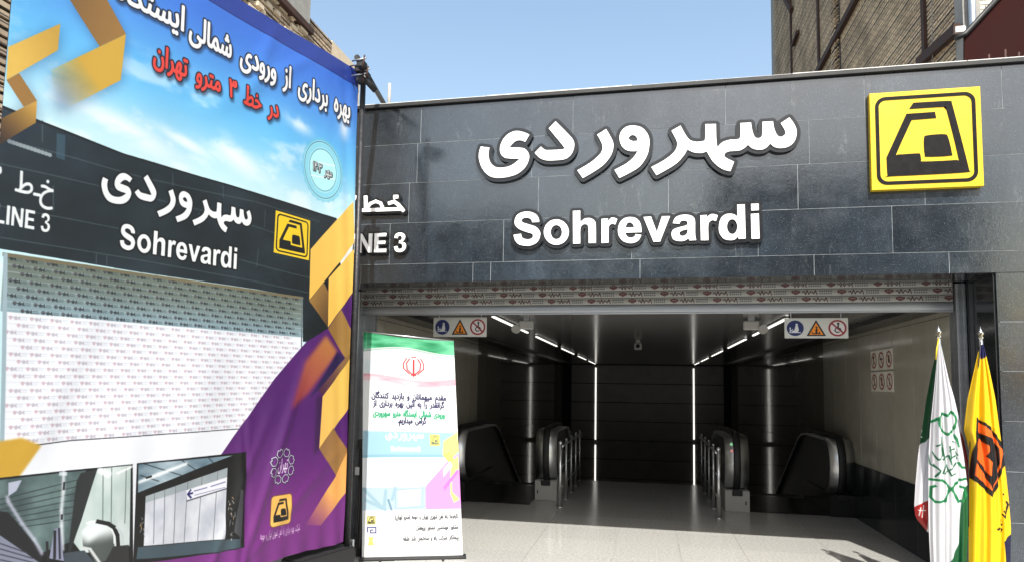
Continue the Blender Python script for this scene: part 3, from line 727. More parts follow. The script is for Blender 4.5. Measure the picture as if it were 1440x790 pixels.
# line number, half hidden by the big banner
def zf(px, py): q = aty(px, py, YFR); return q[0], q[2]
def rect(x0, x1, z0, z1): return [(x0, z0), (x1, z0), (x1, z1), (x0, z1)]
xr_, zb_ = zf(571, 354); zt_ = zf(571, 327)[1]; H_ = zt_-zb_; Wc = H_*.74; stw = H_*.2
x = fx(508, 350)-.02
def glyphs(H, x, s):
    w_ = H*.21; out = []
    for ch in s:
        if ch == 'L': out.append([[(x,0),(x+.58*H,0),(x+.58*H,.17*H),(x+w_,.17*H),(x+w_,H),(x,H)]]); x += .68*H
        elif ch == 'I': out.append([[(x,0),(x+w_,0),(x+w_,H),(x,H)]]); x += .33*H
        elif ch == 'N': out.append([[(x,0),(x+.19*H,0),(x+.19*H,.65*H),(x+.57*H,0),(x+.77*H,0),(x+.77*H,H),(x+.58*H,H),(x+.58*H,.36*H),(x+.2*H,H),(x,H)]]); x += .9*H
        elif ch == 'E': out.append([[(x,0),(x+.66*H,0),(x+.66*H,.17*H),(x+w_,.17*H),(x+w_,.43*H),(x+.6*H,.43*H),(x+.6*H,.59*H),(x+w_,.59*H),(x+w_,.83*H),(x+.64*H,.83*H),(x+.64*H,H),(x,H)]]); x += .78*H
        elif ch == '3':
            p = smooth_loop([(0,27,1),(18,30,1),(24,16),(35,14),(46,20),(46,34),(37,43),(27,44,1),(28,58,1),(40,62),(42,75),(32,84),(22,79),(19,70,1),(1,73,1),(8,92),(30,100),(52,93),(60,76),(54,60),(43,52),(58,46),(66,30),(58,8),(34,-2),(10,4)], n=4)
            out.append([[(x+a*H/100, b*H/100) for a, b in p]]); x += .8*H
        elif ch == ' ': x += .3*H
    return out, x
gl_, xend = glyphs(H_, 0, 'LINE 3'); sh_ = xr_+.005-(xend-.1*H_)
LINE3 = [[[(a+sh_, b+zb_) for a, b in lp] for lp in L_] for L_ in gl_]
sign(LINE3, 'line_number_sign', 'white raised lettering LINE 3 on the granite, partly behind the large banner', 'sign', .02, .01)
def strokes(lines):
    out = []
    for pts, w_ in lines:
        for a, b in zip(pts, pts[1:]):
            a, b = np.array(a), np.array(b); d = b-a; L_ = np.hypot(*d); e = d/L_*w_*.42; n_ = np.array((-d[1], d[0]))/L_*w_/2
            q = [tuple(a-e-n_), tuple(b+e-n_), tuple(b+e+n_), tuple(a-e+n_)]; out += loop_segs([q])
    return np.array(out)
def zk(l): return [zf(478+x/2.392, 112+y/2.392) for x, y in l]
xr2, zb2 = zf(570, 300)
sg = strokes([(zk([(86, 396), (87, 438)]), .036), (zk([(79, 440), (140, 438), (196, 436), (207, 436)]), .034), (zk([(90, 434), (102, 418), (120, 410), (136, 416), (142, 428), (140, 438)]), .03), (zk([(166, 416), (182, 411), (196, 421), (212, 440)]), .034), (zk([(184, 395), (191, 394.6)]), .036),
              (zk([(20, 396), (26, 446)]), .036), (zk([(20, 400), (28, 412), (36, 398), (44, 410), (54, 394)]), .026)])
KHAT = grown(sg, .002, 500)
t_ = empty('line_number_sign', (xr2-.3, YF, zb2), 'white raised Persian word for line on the granite, partly behind the large banner', 'sign')
put('letter_backing', solid(grown(sg, .024), YF-YFR-.013, 'letter_backing'), t_, (0, YFR+.01, 0), M['rim'])
def area(lp): return sum(a[0]*b[1]-b[0]*a[1] for a, b in zip(lp, lp[1:]+lp[:1]))/2
def inside(p, lp): return sum((a[1] > p[1]) != (b[1] > p[1]) and p[0] < a[0]+(p[1]-a[1])/(b[1]-a[1])*(b[0]-a[0]) for a, b in zip(lp, lp[1:]+lp[:1])) % 2 == 1
big = max(KHAT, key=lambda l: abs(area(l))); sg_ = math.copysign(1, area(big))
for lp in [l for l in KHAT if area(l)*sg_ > 0]:
    put('letter', solid([lp]+[h for h in KHAT if area(h)*sg_ < 0 and inside(h[0], lp)], .0095, 'letter'), t_, (0, YFR, 0), M['white'])

# metro logo sign
def zl(p): q = aty(1210+p[0]/4.647, 110+p[1]/4.647, YF-.06); return (q[0], q[2])+tuple(p[2:])
def sl_(pts): return [(a/1000, b/1000) for a, b in smooth_loop([(1000*q[0], 1000*q[1])+tuple(q[2:]) for q in map(zl, pts)], n=4)]
LG1 = sl_([(345,163,1),(570,150),(592,160),(603,185),(703,570),(703,600),(675,618),(195,643),(177,636),(170,520,1),(300,235,1),(487,222,1),(495,262,1),(335,275,1),(240,485),(250,500),(375,493),(392,505),(397,535),(415,546),(625,536),(640,522),(562,208),(545,190),(318,203,1)])
LG2 = sl_([(440,375),(545,368),(572,388),(597,490),(585,508),(440,515),(420,500),(415,395)])
cs = [zl(p) for p in ((52,103),(777,53),(816,703),(82,735))]
sx0, sx1 = (cs[0][0]+cs[3][0])/2, (cs[1][0]+cs[2][0])/2; sz1, sz0 = (cs[0][1]+cs[1][1])/2, (cs[2][1]+cs[3][1])/2
def rrect(x0, x1, z0, z1, r, n=7):
    out = []
    for cx, cz, a0 in ((x1-r, z1-r, 0), (x0+r, z1-r, 90), (x0+r, z0+r, 180), (x1-r, z0+r, 270)):
        out += [(cx+r*math.cos(math.radians(a0+90*k/n)), cz+r*math.sin(math.radians(a0+90*k/n))) for k in range(n+1)]
    return out
t_ = empty('metro_logo_sign', ((sx0+sx1)/2, YF, sz0), 'square yellow metro sign with black emblem and black rounded border', 'sign')
box('panel', sx0, sx1, YF-.058, YF-.003, sz0, sz1, M['yellow'], t_, .003)
i_ = .042; RO = rrect(sx0+i_, sx1-i_, sz0+i_, sz1-i_, .085); i_ = .071; RI = rrect(sx0+i_, sx1-i_, sz0+i_, sz1-i_, .06)
put('border', solid([RO, RI], .004, 'border'), t_, (0, YF-.0625, 0), M['black'])
put('emblem', solid([LG1], .004, 'emblem'), t_, (0, YF-.0625, 0), M['black']); put('emblem', solid([LG2], .004, 'emblem'), t_, (0, YF-.0625, 0), M['black'])
def norm(loops):     # logo in unit square
    return [[((x-sx0)/(sx1-sx0), (z-sz0)/(sz1-sz0)) for x, z in lp] for lp in loops]
LOGO = norm([LG1, LG2]); LRING = norm([RO, RI])

# hanging pictogram signs
def pictos(c, mx=0):
    W3 = .58/3
    # mandatory blue disc
    c.disc((.098, .1), .078, (.06, .12, .36)); wh = (.85, .86, .85)
    c.poly([(.07,.055),(.12,.055),(.132,.08),(.125,.12),(.112,.14),(.098,.115),(.09,.08),(.07,.075)], wh); c.poly([(.045,.052),(.15,.052),(.15,.06),(.045,.06)], wh); c.disc((.112,.135), .012, wh); c.line([(.05,.06),(.052,.09),(.06,.07),(.075,.09)], .008, wh); c.disc((.052,.1), .008, wh)
    # warning triangle
    c.poly([(.29-.088,.022),(.29+.088,.022),(.29,.182)], (.03,.025,.02)); c.poly([(.29-.066,.034),(.29+.066,.034),(.29,.156)], (.93,.55,.08))
    k = (.12,.05,.02); c.poly([(.282,.045),(.3,.045),(.303,.09),(.296,.1),(.284,.09)], k); c.disc((.293,.108), .009, k); c.line([(.25,.06),(.26,.045),(.325,.045)], .008, k); c.poly([(.31,.05),(.325,.05),(.322,.07)], k)
    # prohibition
    c.disc((.483,.1), .082, (.55,.08,.1)); c.disc((.483,.1), .066, (.85,.83,.82))
    k = (.04,.03,.04); c.disc((.49,.145), .011, k); c.line([(.49,.13),(.487,.1),(.505,.095),(.515,.07)], .013, k); c.line([(.472,.105),(.458,.075),(.475,.058),(.498,.062)], .009, k)
    c.line([(.43,.15),(.536,.05)], .014, (.5,.07,.1))
for px0, px1, py0, py1, lab in ((610, 684, 446, 473, 'above the roll-up banner'), (1103, 1193, 447, 475, 'near the right wall')):
    a, b_ = aty(px0, py0, YS+.08), aty(px1, py1, YS+.08)
    cv = Canvas(0, .58, 0, .2, 420, (.80, .80, .77)); pictos(cv)
    mm = print_mat('pictogram_print', cv.image('pictogram_print'), .4, .8)
    t_ = empty('pictogram_sign', ((a[0]+b_[0])/2, YS+.08, b_[2]), 'white hanging sign with blue, orange and red pictograms '+lab, 'sign', 'pictogram signs under the shutter')
    bm = bmesh.new(); x0, x1, z0, z1 = a[0], b_[0], b_[2], a[2]; uvl = bm.loops.layers.uv.new('UVMap')
    f = bm.faces.new([bm.verts.new(p) for p in ((x0, 0, z0), (x1, 0, z0), (x1, 0, z1), (x0, 0, z1))])
    for lp, uv in zip(f.loops, ((0, 0), (1, 0), (1, 1), (0, 1))): lp[uvl].uv = uv
    put('print_face', mesh_of(bm, 'print_face'), t_, (0, YS+.078, 0), mm); box('panel', x0, x1, YS+.0785, YS+.09, z0, z1, M['emwhite'], t_, .002)
    for xx in (x0+.06, x1-.06): tube('hanger', [(xx, YS+.085, z1), (xx, YS+.085, ZC-.0)], .004, M['alu'], t_, 6)

# small prohibition plates on the right wall
pos = [['upper row, farthest in', 'upper row, middle one', 'upper row, nearest the street'], ['lower row, farthest in', 'lower row, middle one', 'lower row, nearest the street']]
for r in range(2):
    for q in range(3):
        cv = Canvas(0, .24, 0, .24, 300, (.76, .75, .71)); cv.disc((.12, .12), .096, (.42, .07, .09)); cv.disc((.12, .12), .078, (.76, .74, .70)); k = (.05, .04, .05)
        figs = [lambda: (cv.line([(.11,.07),(.12,.13),(.10,.17)], .022, k), cv.disc((.125,.165), .016, k)), lambda: cv.line([(.08,.13),(.16,.13)], .02, k), lambda: (cv.poly([(.09,.08),(.15,.08),(.15,.13),(.09,.13)], k), cv.disc((.12,.15), .02, k)),
                lambda: (cv.line([(.09,.07),(.13,.10),(.11,.15)], .024, k), cv.disc((.12,.172), .016, k)), lambda: (cv.poly([(.1,.07),(.14,.07),(.15,.15),(.1,.16)], (.4,.08,.1)), cv.disc((.12,.165), .018, k)), lambda: cv.line([(.12,.07),(.12,.17)], .014, k)]
        figs[r*3+q](); cv.line([(.06,.18),(.18,.06)], .015, (.42,.07,.09))
        mm = print_mat('prohibition_print', cv.image('prohibition_print'), .4, 1.5)
        y1 = 9.09-.262*q; z0 = 1.965-.262*r
        bm = bmesh.new(); uvl = bm.loops.layers.uv.new('UVMap')
        bm_box(bm, -.004, .004, -.12, .12, 0, .24); bm.faces.ensure_lookup_table()
        for f in bm.faces:
            for lp in f.loops: lp[uvl].uv = (.5-lp.vert.co.y/.24, lp.vert.co.z/.24) if f.normal.x < -.5 or True else (0, 0)
        tag(put('prohibition_sign', mesh_of(bm, 'prohibition_sign'), None, (XR-.006, y1-.12, z0), mm), 'small square prohibition plate on the beige wall, '+pos[r][q], 'sign', 'prohibition plates on the beige wall')

# ================================================================== LARGE BANNER
TH = math.radians(18.217); BT = Vector((math.sin(TH), math.cos(TH), 0)); BN = Vector((math.cos(TH), -math.sin(TH), 0)); BP = Vector((-2.475, 5.3, 0))
def onb(x, y):
    r = Vector(ray(x, y)); o = Vector((0, 0, EYE)); t = (BP-o).dot(BN)/r.dot(BN); p = o+r*t; return ((p-BP).dot(BT), p.z)
def PB(l): return [onb(*p) for p in l]
cv = Canvas(-2.70, -.03, .37, 4.45, 380)
def lerp(a, b, t): return np.array(a, np.float32)*(1-t[..., None])+np.array(b, np.float32)*t[..., None]
def sstep(x, a, b): t = np.clip((x-a)/(b-a), 0, 1); return t*t*(3-2*t)
def nz(shape, cells, seed=0, oct_=4):
    r = np.random.default_rng(seed); o = np.zeros(shape); am = 1; tot = 0
    for k in range(oct_):
        g_ = r.random((cells[0]*2**k+2, cells[1]*2**k+2)); yy = np.linspace(0, cells[0]*2**k, shape[0]); xx = np.linspace(0, cells[1]*2**k, shape[1])
        yi, xi = yy.astype(int), xx.astype(int); fy, fx_ = (yy-yi)[:, None], (xx-xi)[None]; fy = fy*fy*(3-2*fy); fx_ = fx_*fx_*(3-2*fx_)
        o += am*((g_[yi][:, xi]*(1-fx_)+g_[yi][:, xi+1]*fx_)*(1-fy)+(g_[yi+1][:, xi]*(1-fx_)+g_[yi+1][:, xi+1]*fx_)*fy); tot += am; am *= .5
    return o/tot
A, B = cv.A, cv.B
skyc = lerp((.80, .93, .96), (.40, .74, .95), sstep(B, 3.0, 3.65)); skyc = skyc*(1-sstep(B, 3.5, 4.3)[..., None])+np.array((.24, .46, .86), np.float32)*sstep(B, 3.5, 4.3)[..., None]
cl = nz(A.shape, (24, 9), 3, 5); cm = sstep(cl, .55, .75)*sstep(B, 3.85, 3.55)*.45
for (px, py), (ra, rb), an in (((170, 180), (.42, .10), -.2), ((330, 220), (.34, .11), -.35), ((260, 200), (.25, .05), -.2), ((420, 175), (.16, .07), -.1), ((485, 180), (.07, .12), 0)):
    a, b = onb(px, py); da, db = A-a, B-b; u_, v_ = da*math.cos(an)+db*math.sin(an), -da*math.sin(an)+db*math.cos(an)
    cm = np.maximum(cm, np.exp(-((u_/ra)**2+(v_/rb)**2)*1.5)*sstep(cl, .35, .62)*.75)
cv.px[:] = skyc*(1-cm[..., None])+cm[..., None]
white = (.93, .94, .97)
# printed facade photograph
dk = PB([(-10,142),(0,148),(53,170),(174,218),(316,260),(360,272),(473,308),(497,318),(497,480),(425,480),(425,418),(360,407),(200,383),(0,350),(-10,348)])
def dkc(a, b):
    n1 = nz(a.shape, (5, 9), 5, 5); return lerp((.055, .085, .10), (.16, .22, .26), np.clip(n1*1.2-.25+.35*sstep(b, 2.7, 3.05)*sstep(a, -1.9, -2.6)*.8, 0, 1))
cv.poly(dk, dkc)
for l in ([(0, 230), (140, 262), (300, 300), (436, 345)], [(0, 290), (170, 322), (360, 372), (440, 392)], [(0, 195), (60, 210), (200, 250), (360, 285), (450, 312)], [(0, 334), (200, 366), (360, 396), (436, 412)], [(75, 262), (75, 296)], [(243, 244), (243, 262)], [(313, 262), (313, 278)], [(280, 300), (280, 322)], [(136, 358), (136, 372)], [(151, 360), (151, 374)], [(372, 296), (371, 320)], [(362, 350), (360, 375)], [(60, 170), (60, 200)]):
    cv.line(PB(l), .007, (.30, .36, .38), alpha=.6)
for l in ([(80, 188), (92, 191), (91, 226), (79, 222)],): cv.poly(PB(l), (.25, .38, .45), alpha=.6)
cv.line(PB([(0, 148), (53, 170), (174, 218), (316, 260), (473, 308)]), .014, (.05, .05, .06))
for k in range(12): q = onb(15+5*k, 199+1.75*k); cv.disc(q, .012, (.55, .6, .62))
# printed shutter
def srow(k): return (onb(6, 358+k*(628-358)), onb(425, 419+k*(596-419)))
cv.poly([srow(0)[0], srow(0)[1], srow(1)[1], srow(1)[0]], white)
def shc(a, b):
    top = onb(6, 358)[1]; return lerp((.56, .67, .72), (.42, .46, .42), sstep(b, top-.35, top-.03))
k1 = .28
def k_line(k):
    a, b = onb(6, 358+k*270), onb(425, 419+k*177); return a, b
a0_, b0_ = onb(6, 358), onb(425, 419); a1_, b1_ = onb(0, 437), onb(425, 474)
cv.poly([a0_, b0_, b1_, a1_], shc)
NR = 26
for r in range(NR):
    k = (r+.5)/NR; (xa, za), (xb, zb_) = srow(k); upper = k < .31; al = .85 if upper else .38
    for q in range(20):
        t = (q+.37*((r*7) % 5)/2)/20; x = xa+(xb-xa)*t; z = za+(zb_-za)*t; wq = (xb-xa)/20*.92; hq = .030
        red = (.20, .19, .22) if upper else (.62, .35, .42); blk = (.10, .12, .14) if upper else (.45, .38, .45)
        if x+wq < xb: tapeprint(cv, x, z-hq*.4, hq, wq, red, blk, (.25, .32, .34) if upper else (.6, .66, .72), al)
    cv.line([(xa, za-.028), (xb, zb_-.028)], .006, (.78, .84, .88) if upper else (.82, .83, .88), alpha=.4)
cv.line([a0_, b0_], .02, (.45, .42, .32)); cv.line(PB([(8, 358), (2, 640)]), .02, (.62, .70, .74)); cv.line(PB([(424, 419), (422, 600)]), .012, (.4, .45, .48))
# lower white field, gold wedge
cv.poly(PB([(-12, 628), (0, 626), (100, 618), (340, 602), (380, 640), (345, 700), (0, 720), (-12, 720)]), (.93, .94, .97)); cv.line(PB([(-12, 633), (100, 619), (345, 602)]), .006, (.2, .2, .22))
cv.poly(PB([(-12, 612), (0, 620), (30, 615), (58, 626), (25, 672), (-12, 680)]), (.80, .63, .20), soft=2)
# purple field
def pur(a, b): return lerp((.30, .10, .40), (.46, .16, .49), np.clip(sstep(b, 1.5, .5)+.25*nz(a.shape, (4, 7), 9)-.1, 0, 1))
cv.poly(PB([(497, 410), (459, 462), (430, 480), (385, 533), (313, 637), (150, 800), (0, 815), (0, 850), (500, 850), (505, 410)]), pur)
cv.poly(PB([(0, 800), (200, 786), (200, 860), (0, 860)]), pur)
# ribbon drawing
GO, GB = (.96, .78, .36), (.60, .44, .20)
def gold(px0, c0, px1, c1):
    a_, b_ = np.array(onb(*px0)), np.array(onb(*px1)); d = (b_-a_)/np.dot(b_-a_, b_-a_)
    return lambda a, b: lerp(c0, c1, np.clip((a-a_[0])*d[0]+(b-a_[1])*d[1], 0, 1))
def fade(px0, px1, c):
    a_, b_ = np.array(onb(*px0)), np.array(onb(*px1)); d = (b_-a_)/np.dot(b_-a_, b_-a_)
    return lambda a, b: (np.zeros(a.shape+(3,), np.float32)+np.array(c, np.float32), np.clip((a-a_[0])*d[0]+(b-a_[1])*d[1], 0, 1))
sh1 = dict(soft=14, alpha=.35)
for pts in ([(99,0),(150,0),(176,49),(169,113),(79,161),(72,99),(140,66)], [(13,66),(86,34),(82,72),(11,113),(28,103),(53,142),(51,173),(0,204),(0,168),(34,150)]):
    cv.poly(PB([(x+1, y+3) for x, y in pts]), (.03, .05, .2), **sh1)
cv.poly(PB([(13,66),(85.5,33.5),(82,71),(10.5,112.5)]), gold((13, 66), (.88, .72, .32), (85, 70), (.78, .62, .24)))
cv.poly(PB([(10.5,112.5),(28,103),(52.6,142),(34.5,150.6)]), GB)
cv.poly(PB([(52.6,142),(51,173),(0,204),(-12,210),(-12,174),(0,168)]), gold((52, 150), (.78, .60, .24), (0, 190), (.25, .17, .10)))
cv.poly(PB([(60,-70),(110,-90),(150,0),(176,49),(140,66),(99,0)]), gold((90, 0), (.50, .36, .16), (170, 50), (.60, .44, .20)))
cv.poly(PB([(176,49),(169,113.5),(79,161),(72,99)]), fade((78, 130), (130, 105), (.80, .64, .22)))
cv.poly(PB([(434, 423), (455, 397), (462, 391), (460, 460)]), gold((434, 423), (.62, .46, .22), (462, 450), (.35, .25, .14)))
cv.poly(PB([(460, 462), (479, 435), (493, 462), (492, 500), (484, 503)]), gold((462, 462), (.55, .40, .20), (492, 470), (.68, .52, .27)))
cv.poly(PB([(455, 397.5), (478, 367), (478, 374), (462, 392), (461, 410)]), (.03, .03, .03))
cv.poly(PB([(478, 368.5), (496, 343), (495, 353), (479, 374)]), (.90, .92, .92))
cv.poly(PB([(497, 284), (436.4, 351), (434, 422), (478, 368.5), (498, 341)]), gold((436, 400), (.93, .74, .33), (495, 300), GO))
cv.poly(PB([(462, 391), (479, 372), (498, 349), (497, 409), (479, 434), (460, 460)]), gold((460, 440), (.94, .75, .34), (495, 370), GO))
# orange glow ribbon and lower gold ribbons
orr = [(457, 471), (474, 494), (432, 553), (408, 575), (428, 508)]
cv.poly(PB(orr), gold((465, 480), (.72, .47, .25), (425, 560), (.60, .24, .26)), soft=7)
cv.poly(PB([(474, 494), (484, 503), (458, 535), (434, 560)]), (.15, .10, .28), soft=3)
cv.poly(PB([(484, 503), (494, 495), (496, 500), (452, 556), (446, 548)]), gold((490, 497), (.62, .48, .26), (450, 552), (.3, .15, .25)), soft=1)
cv.poly(PB([(444, 557), (452, 556), (449, 630), (441, 640)]), (.18, .07, .22), soft=6, alpha=.7)
cv.poly(PB([(497, 497), (452, 557), (448, 630), (470, 600), (498, 563)]), gold((450, 600), (.94, .75, .38), (495, 510), GO))
cv.poly(PB([(448, 630), (467.5, 601), (488, 632), (487, 652), (472, 668)]), gold((448, 630), (.58, .42, .26), (487, 650), (.66, .48, .24)))
cv.poly(PB([(490, 628), (472, 668), (430, 738), (452, 738), (491, 684)]), fade((430, 745), (462, 690), (.95, .68, .36)))
# lettering printed on the facade photograph
def mapq(L_, src, dst, mirror=False):
    s0, s1, t0, t1 = src; d0, d1, e0, e1 = dst
    return [[(d0+(x-s0)/(s1-s0)*(d1-d0), e0+(y-t0)/(t1-t0)*(e1-e0)) for x, y in lp] for lp in L_]
fa_all = [lp for L_ in FA_L.values() for lp in L_]; la_all = [lp for L_ in LA_L for lp in L_]
def bbox(L_): q = np.array([p for lp in L_ for p in lp]); return (q[:, 0].min(), q[:, 0].max(), q[:, 1].min(), q[:, 1].max())
s_ = loop_segs(mapq(fa_all, bbox(fa_all), (-2.145, -1.10, 2.72, 2.975))); cv.paint(s_, (.03, .035, .04), grow=5); cv.paint(s_, (.93, .94, .95))
s_ = loop_segs(mapq(la_all, bbox(la_all), (-2.015, -1.205, 2.48, 2.64))); cv.paint(s_, (.03, .035, .04), grow=5); cv.paint(s_, (.93, .94, .95))
l3 = [lp for L_ in LINE3 for lp in L_]; s_ = loop_segs(mapq(l3, bbox(l3), (-2.655, -2.40, 2.495, 2.60))); cv.paint(s_, (.9, .92, .93))
s_ = fit_text('خـط ۳', -2.70, -2.395, 2.685, .16); cv.paint(s_, (.9, .92, .93), grow=1.4)
def logo(c, x0, x1, z0, z1, yel=(.95, .80, .12), blk=(.04, .04, .04), ring=True):
    c.poly([(x0, z0), (x1, z0), (x1, z1), (x0, z1)], yel)
    f = lambda L_: loop_segs([[(x0+a*(x1-x0), z0+b*(z1-z0)) for a, b in lp] for lp in L_])
    if ring: c.paint(f(LRING), blk)
    c.paint(f(LOGO), blk)
logo(cv, -.885, -.535, 2.665, 2.985)
cv.paint(loop_segs([rrect(-.80, -.615, .635, .855, .025)]), (.45, .3, .2), grow=3); cv.paint(loop_segs([rrect(-.80, -.615, .635, .855, .025)]), (.93, .72, .36))
f_ = lambda L_: loop_segs([[(-.80+a*.185, .635+b*.22) for a, b in lp] for lp in L_]); cv.paint(f_(LOGO), (.07, .06, .06), grow=1)
# city emblem outline: eight petals around calligraphy
ec = (-.715, 1.07)
def petals(c, cx, cy, r, rb, col, wd, n=8):
    for k in range(n):
        a = 2*PI*k/n+PI/8; ca, sa = math.cos(a), math.sin(a)
        def q(u, v): return (cx+(u*ca-v*sa)*r, cy+(u*sa+v*ca)*rb)
        c.line([q(.55, 0), q(.62, .2), q(.82, .26), q(1, .1), q(.93, 0), q(1, -.1), q(.82, -.26), q(.62, -.2), q(.55, 0)], wd, col)
petals(cv, ec[0], ec[1], .118, .135, (.06, .06, .12), .012); petals(cv, ec[0]-.002, ec[1]+.002, .118, .135, (.86, .84, .92), .0055)
s_ = fit_text('تهران', ec[0]-.045, ec[0]+.05, ec[1]-.025, .12); cv.paint(s_, (.92, .9, .95), grow=1)
s_ = fit_text('شرکت بهره برداری راه آهن شهری تهران و حومه', -.885, -.515, .562, .075); cv.paint(s_, (.92, .88, .93), grow=.7)
# headline
def head(t, x0, x1, z, h, col, out=(.05, .05, .09), g_=2.6, o_=6):
    s = fit_text(t, x0, x1, z, h); cv.paint(s, (.03, .05, .12), grow=o_, soft=3, alpha=.55, off=(3, -8)); cv.paint(s, out, grow=o_); cv.paint(s, col, grow=g_)
head('بهره برداری از ورودی شمالی', -1.655, -.13, 3.975, .235, (.96, .96, .97))
s_ = None; head('ایستگاه', -2.14, -1.70, 3.99, .235, (.96, .96, .97))
head('در خط ۳ مترو تهران', -1.885, -.90, 3.695, .19, (.92, .27, .22), g_=2.4, o_=5.4)
# seal
sc_ = (-.415, 3.435)
th_ = np.linspace(0, 2*PI, 97)[:-1]
def el(r, w_=0, fz=1.14): return [(sc_[0]+(r+w_*math.sin(k*24))*math.cos(k), sc_[1]+(r+w_*math.sin(k*24))*fz*math.sin(k)) for k in th_]
cv.poly(el(.232, .006), (.42, .76, .86), alpha=.55); cv.poly(el(.212), (.70, .91, .95), alpha=.8); 
cv.paint(loop_segs([el(.206), el(.199)]), (.15, .40, .50), alpha=.75); cv.paint(loop_segs([el(.192), el(.165)]), (.55, .84, .92)); cv.paint(loop_segs([el(.153), el(.147)]), (.2, .45, .55), alpha=.8); cv.poly(el(.147), (.72, .95, .96))
for dz in (.055, -.06): cv.line([(sc_[0]-.13, sc_[1]+dz-.02), (sc_[0]+.13, sc_[1]+dz+.02)], .008, (.95, 1, 1))
s_ = fit_text('مهر ۱۴۰۳', -.525, -.315, 3.405, .105); cv.paint(s_, (.06, .08, .1), grow=3.4, off=(1, -1)); cv.paint(s_, (.95, .97, .97), grow=1)
# two printed interior photographs
def Q(l, ox, oy, k): return PB([(ox+x/k, oy+y/k) for x, y in l])
k5, k4 = 5.268, 4.645
def q1(l): return Q(l, 0, 640, k5)
cv.poly(q1([(-60, 170), (975, 62), (985, 1000), (-60, 1000)]), (.03, .035, .045))
def teal(a, b): return lerp((.20, .26, .27), (.48, .58, .57), np.clip(nz(a.shape, (3, 4), 21)*1.4-.3, 0, 1))
cv.poly(q1([(-60, 185), (640, 108), (520, 640), (300, 720), (60, 560), (-60, 500)]), teal)
for k in range(7): cv.line(q1([(0, 345+38*k-20), (600, 175+48*k)]), .005, (.12, .16, .17), alpha=.8)
cv.poly(q1([(-60, 400), (60, 420), (300, 700), (330, 850), (-60, 850)]), (.09, .09, .11)); cv.poly(q1([(0, 590), (160, 700), (300, 800), (-60, 850), (-60, 600)]), (.50, .52, .60))
for k in range(4): cv.line(q1([(0, 650+40*k), (200+40*k, 720+40*k)]), .005, (.2, .2, .26))
cv.poly(q1([(720, 95), (960, 70), (955, 670), (830, 700), (600, 720), (540, 640), (600, 480)]), lambda a, b: lerp((.66, .74, .72), (.90, .92, .93), np.clip(nz(a.shape, (2, 4), 8)*1.3-.2, 0, 1)))
cv.poly(q1([(600, 130), (720, 100), (700, 160), (520, 710), (500, 710), (570, 190)]), (.13, .15, .15))
for k in (760, 820, 925): cv.line(q1([(k, 90), (k-8, 500)]), .004, (.3, .34, .34))
cv.line(q1([(450, 135), (490, 135)]), .02, (.75, .8, .82)); cv.line(q1([(475, 110), (470, 270), (455, 400), (455, 520), (462, 700)]), .013, (.92, .93, .96), soft=2); cv.line(q1([(478, 200), (474, 250)]), .01, (.1, .1, .1)); cv.line(q1([(458, 440), (457, 470)]), .01, (.1, .1, .1))
cv.line(q1([(50, 300), (60, 340), (160, 500), (250, 620), (310, 730)]), .012, (.80, .80, .88), soft=2); cv.poly(q1([(60, 200), (160, 180), (120, 260), (60, 300)]), (.70, .72, .80))
cv.poly(q1([(360, 760), (400, 545), (445, 530), (470, 780)]), (.55, .56, .66)); cv.line(q1([(405, 560), (400, 760)]), .014, (.12, .12, .15)); cv.line(q1([(435, 540), (440, 760)]), .01, (.15, .15, .2)); cv.line(q1([(345, 640), (350, 780)]), .012, (.1, .1, .12))
cv.poly(q1([(655, 500), (700, 487), (770, 500), (825, 545), (838, 640), (835, 760), (700, 800), (640, 690), (610, 670), (600, 560)]), lambda a, b: lerp((.30, .33, .32), (.86, .89, .90), sstep(b, onb(130, 768)[1], onb(130, 745)[1])))
cv.poly(q1([(610, 560), (690, 520), (790, 520), (700, 600), (640, 650)]), (.88, .91, .92), soft=5)
cv.line(q1([(640, 500), (672, 487), (720, 488), (775, 505), (815, 535), (835, 585), (838, 645)]), .010, (.93, .95, .95)); cv.line(q1([(715, 486), (790, 502), (835, 530), (862, 590), (868, 660)]), .022, (.08, .09, .09)); cv.line(q1([(850, 528), (885, 560), (905, 610), (900, 655)]), .010, (.78, .82, .83))
cv.poly(q1([(830, 670), (950, 660), (955, 900), (700, 900), (760, 800)]), (.16, .16, .17)); cv.line(q1([(610, 680), (660, 690), (740, 810)]), .014, (.78, .8, .8)); cv.poly(q1([(470, 720), (620, 700), (700, 800), (700, 900), (470, 900)]), (.24, .28, .31))
cv.line(q1([(860, 130), (970, 80)]), .012, (.97, .98, .98), soft=1); cv.line(q1([(740, 110), (800, 140)]), .03, (.95, .97, .97), soft=2)
cv.poly(q1([(975, 60), (1006, 58), (1006, 1000), (985, 1000)]), (.93, .94, .97))
def q2(l): return Q(l, 180, 620, k4)
cv.poly(q2([(52, 143), (775, 70), (760, 690), (600, 730), (30, 800), (40, 500)]), (.05, .05, .06))
cv.poly(q2([(62, 150), (690, 92), (480, 170), (60, 335)]), lambda a, b: lerp((.36, .46, .52), (.80, .86, .89), np.clip(nz(a.shape, (2, 3), 12)*1.6-.35, 0, 1)))
for l in ([(100, 145), (390, 235)], [(350, 125), (450, 190)], [(520, 98), (560, 140)], [(75, 220), (200, 260)]): cv.line(q2(l), .005, (.12, .15, .17))
cv.line(q2([(70, 265), (200, 215), (380, 145)]), .02, (.95, .97, .98), soft=2); cv.line(q2([(118, 238), (150, 228)]), .012, (.05, .05, .05))
cv.poly(q2([(112, 358), (655, 172), (632, 640), (98, 682)]), lambda a, b: lerp((.66, .68, .74), (.92, .93, .95), np.clip(nz(a.shape, (3, 5), 14)*1.4-.2, 0, 1)))
cv.poly(q2([(112, 358), (655, 172), (650, 235), (112, 400)]), (.50, .56, .56), alpha=.55)
